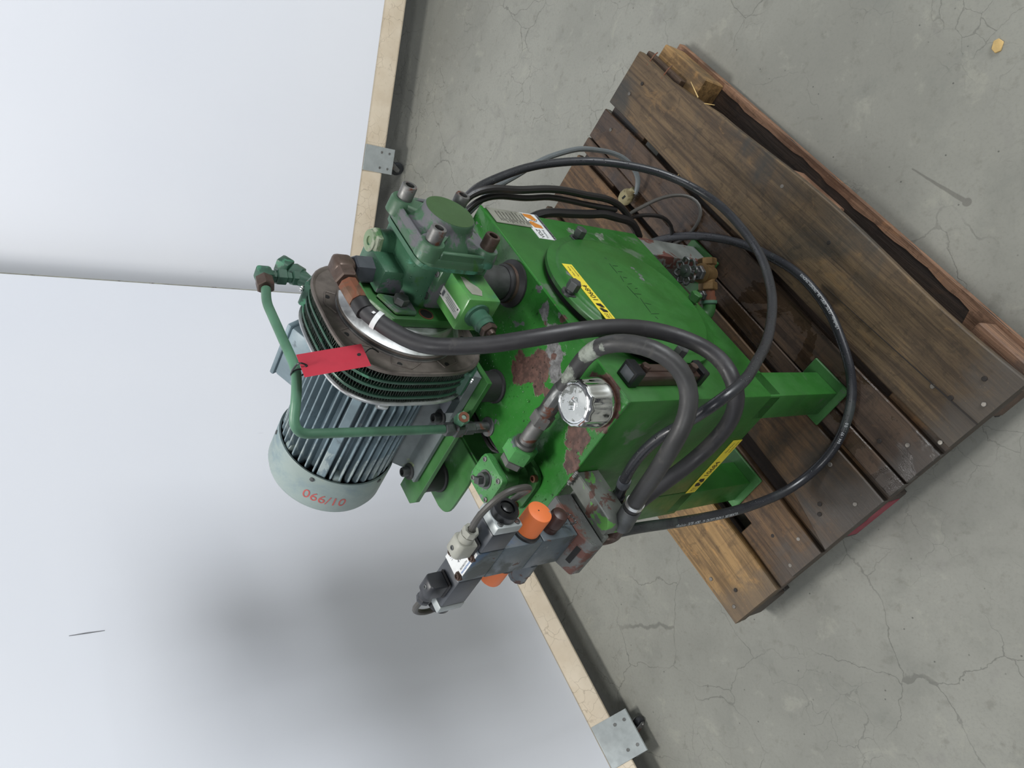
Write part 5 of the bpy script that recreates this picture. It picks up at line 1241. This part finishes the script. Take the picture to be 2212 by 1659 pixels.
    b = MB(); pc = [V(-0.070, 0.163, 0.868), V(-0.073, 0.166, 0.850), V(-0.080, 0.176, 0.836), V(-0.078, 0.186, 0.828), V(-0.072, 0.194, 0.834), V(-0.070, 0.197, 0.850)]
    pp = smooth_path(pc, 0.004)
    for i, p in enumerate(pp[::1]):
        t = (pp[min(i + 1, len(pp) - 1)] - pp[max(i - 1, 0)]).normalized()
        n = t.orthogonal(); n = n if i % 2 else t.cross(n)
        b.ring(p - n * 0.0004, n, 0.0026, 0.0016, 0.0008, 8)
    b.build('cap_chain', 'steel_dark', s2)
    b = MB(); b.lathe([(0.0175, 0.0), (0.0175, 0.03), (0.0165, 0.032), (0.0165, 0.050), (0.012, 0.054)], (-0.074, 0.273, 0.866), (0, 1, -0.10), 12); b.build('lower_plug', 'valve', s2)
    b = MB(); b.hexa((-0.055, 0.2035, 0.945), (-0.055, 0.196, 0.945), 0.0085); b.build('side_plug', 'brown_steel', s1)
valve_stack()

def drain():
    # bronze gate valve under the tank with a cast hand wheel
    c = V(0.344, -0.020, 0.30)
    ax = V(-0.72, 0.69, 0).normalized()          # run of the pipe
    b = MB()
    b.hexa(c - ax * 0.034 + V(0, 0, -0.030), c - ax * 0.018 + V(0, 0, -0.030), 0.020); b.hexa(c + ax * 0.018 + V(0, 0, -0.030), c + ax * 0.036 + V(0, 0, -0.030), 0.020)
    b.cyl(c - ax * 0.02 + V(0, 0, -0.030), c + ax * 0.02 + V(0, 0, -0.030), 0.0155)
    b.lathe([(0.0165, -0.044), (0.020, -0.03), (0.019, -0.012), (0.0215, -0.010), (0.0215, -0.006), (0.016, -0.004)], c, (0, 0, 1), 24)
    G = b.build('drain_valve', 'brass', U)
    b = MB(); b.hexa(c + V(0, 0, -0.004), c + V(0, 0, 0.008), 0.0165); b.hexa(c + V(0, 0, 0.008), c + V(0, 0, 0.020), 0.010); b.cyl(c + V(0, 0, 0.02), c + V(0, 0, 0.045), 0.005); b.build('valve_bonnet', 'steel_dark', G)
    b = MB(); h = c + V(0, 0, 0.045)
    n = 64; lobe = lambda t: 0.0255 + 0.0030 * cos(8 * t)
    rim = [h + V(lobe(2 * pi * i / n) * cos(2 * pi * i / n), lobe(2 * pi * i / n) * sin(2 * pi * i / n), 0.0015 * cos(8 * 2 * pi * i / n)) for i in range(n + 1)]
    b.tube(rim, 0.0030, 8, False)
    for k in range(8):
        t = 2 * pi * (k + 0.5) / 8
        b.tube([h + V(0.011 * cos(t), 0.011 * sin(t), 0), h + V(0.018 * cos(t), 0.018 * sin(t), 0), h + V(0.0235 * cos(t), 0.0235 * sin(t), 0)], 0.0022, 6)
    b.lathe([(0.0135, -0.004), (0.0150, 0.0), (0.0135, 0.003), (0.006, 0.004), (0.0055, 0.007), (0.003, 0.0075)], h, (0, 0, 1), 24)
    b.build('hand_wheel', 'steel_dark', G)
    p = c + V(0, 0, -0.030)
    b = MB(); b.cyl(p + ax * 0.034, p + ax * 0.056, 0.0145); b.cyl(p + ax * 0.050, p + ax * 0.058, 0.0165); b.build('thread_nipple', 'rust', G)
    b = MB(); b.lathe([(0.0185, 0.058), (0.0185, 0.064), (0.0165, 0.066)], p, ax, 24); b.build('pipe_union', 'pipe', G)
    b = MB(); q = p + ax * 0.066
    b.tube(smooth_path([q, q + ax * 0.012, q + ax * 0.025 + V(0.004, 0.003, 0.006), q + ax * 0.03 + V(0.006, 0.01, 0.03), q + ax * 0.03 + V(0.006, 0.012, 0.075)], 0.006), 0.0155, 16); b.build('drain_elbow', 'green', G)
    b = MB(); e = c + V(-0.035, 0.032, -0.012); b.hexa(e, e + V(0, 0, 0.01), 0.0105); b.sphere(e + V(0, 0, 0.012), 0.0075, (1, 1, 0.9)); b.build('acorn_nut', 'steel_dark', G)
drain()
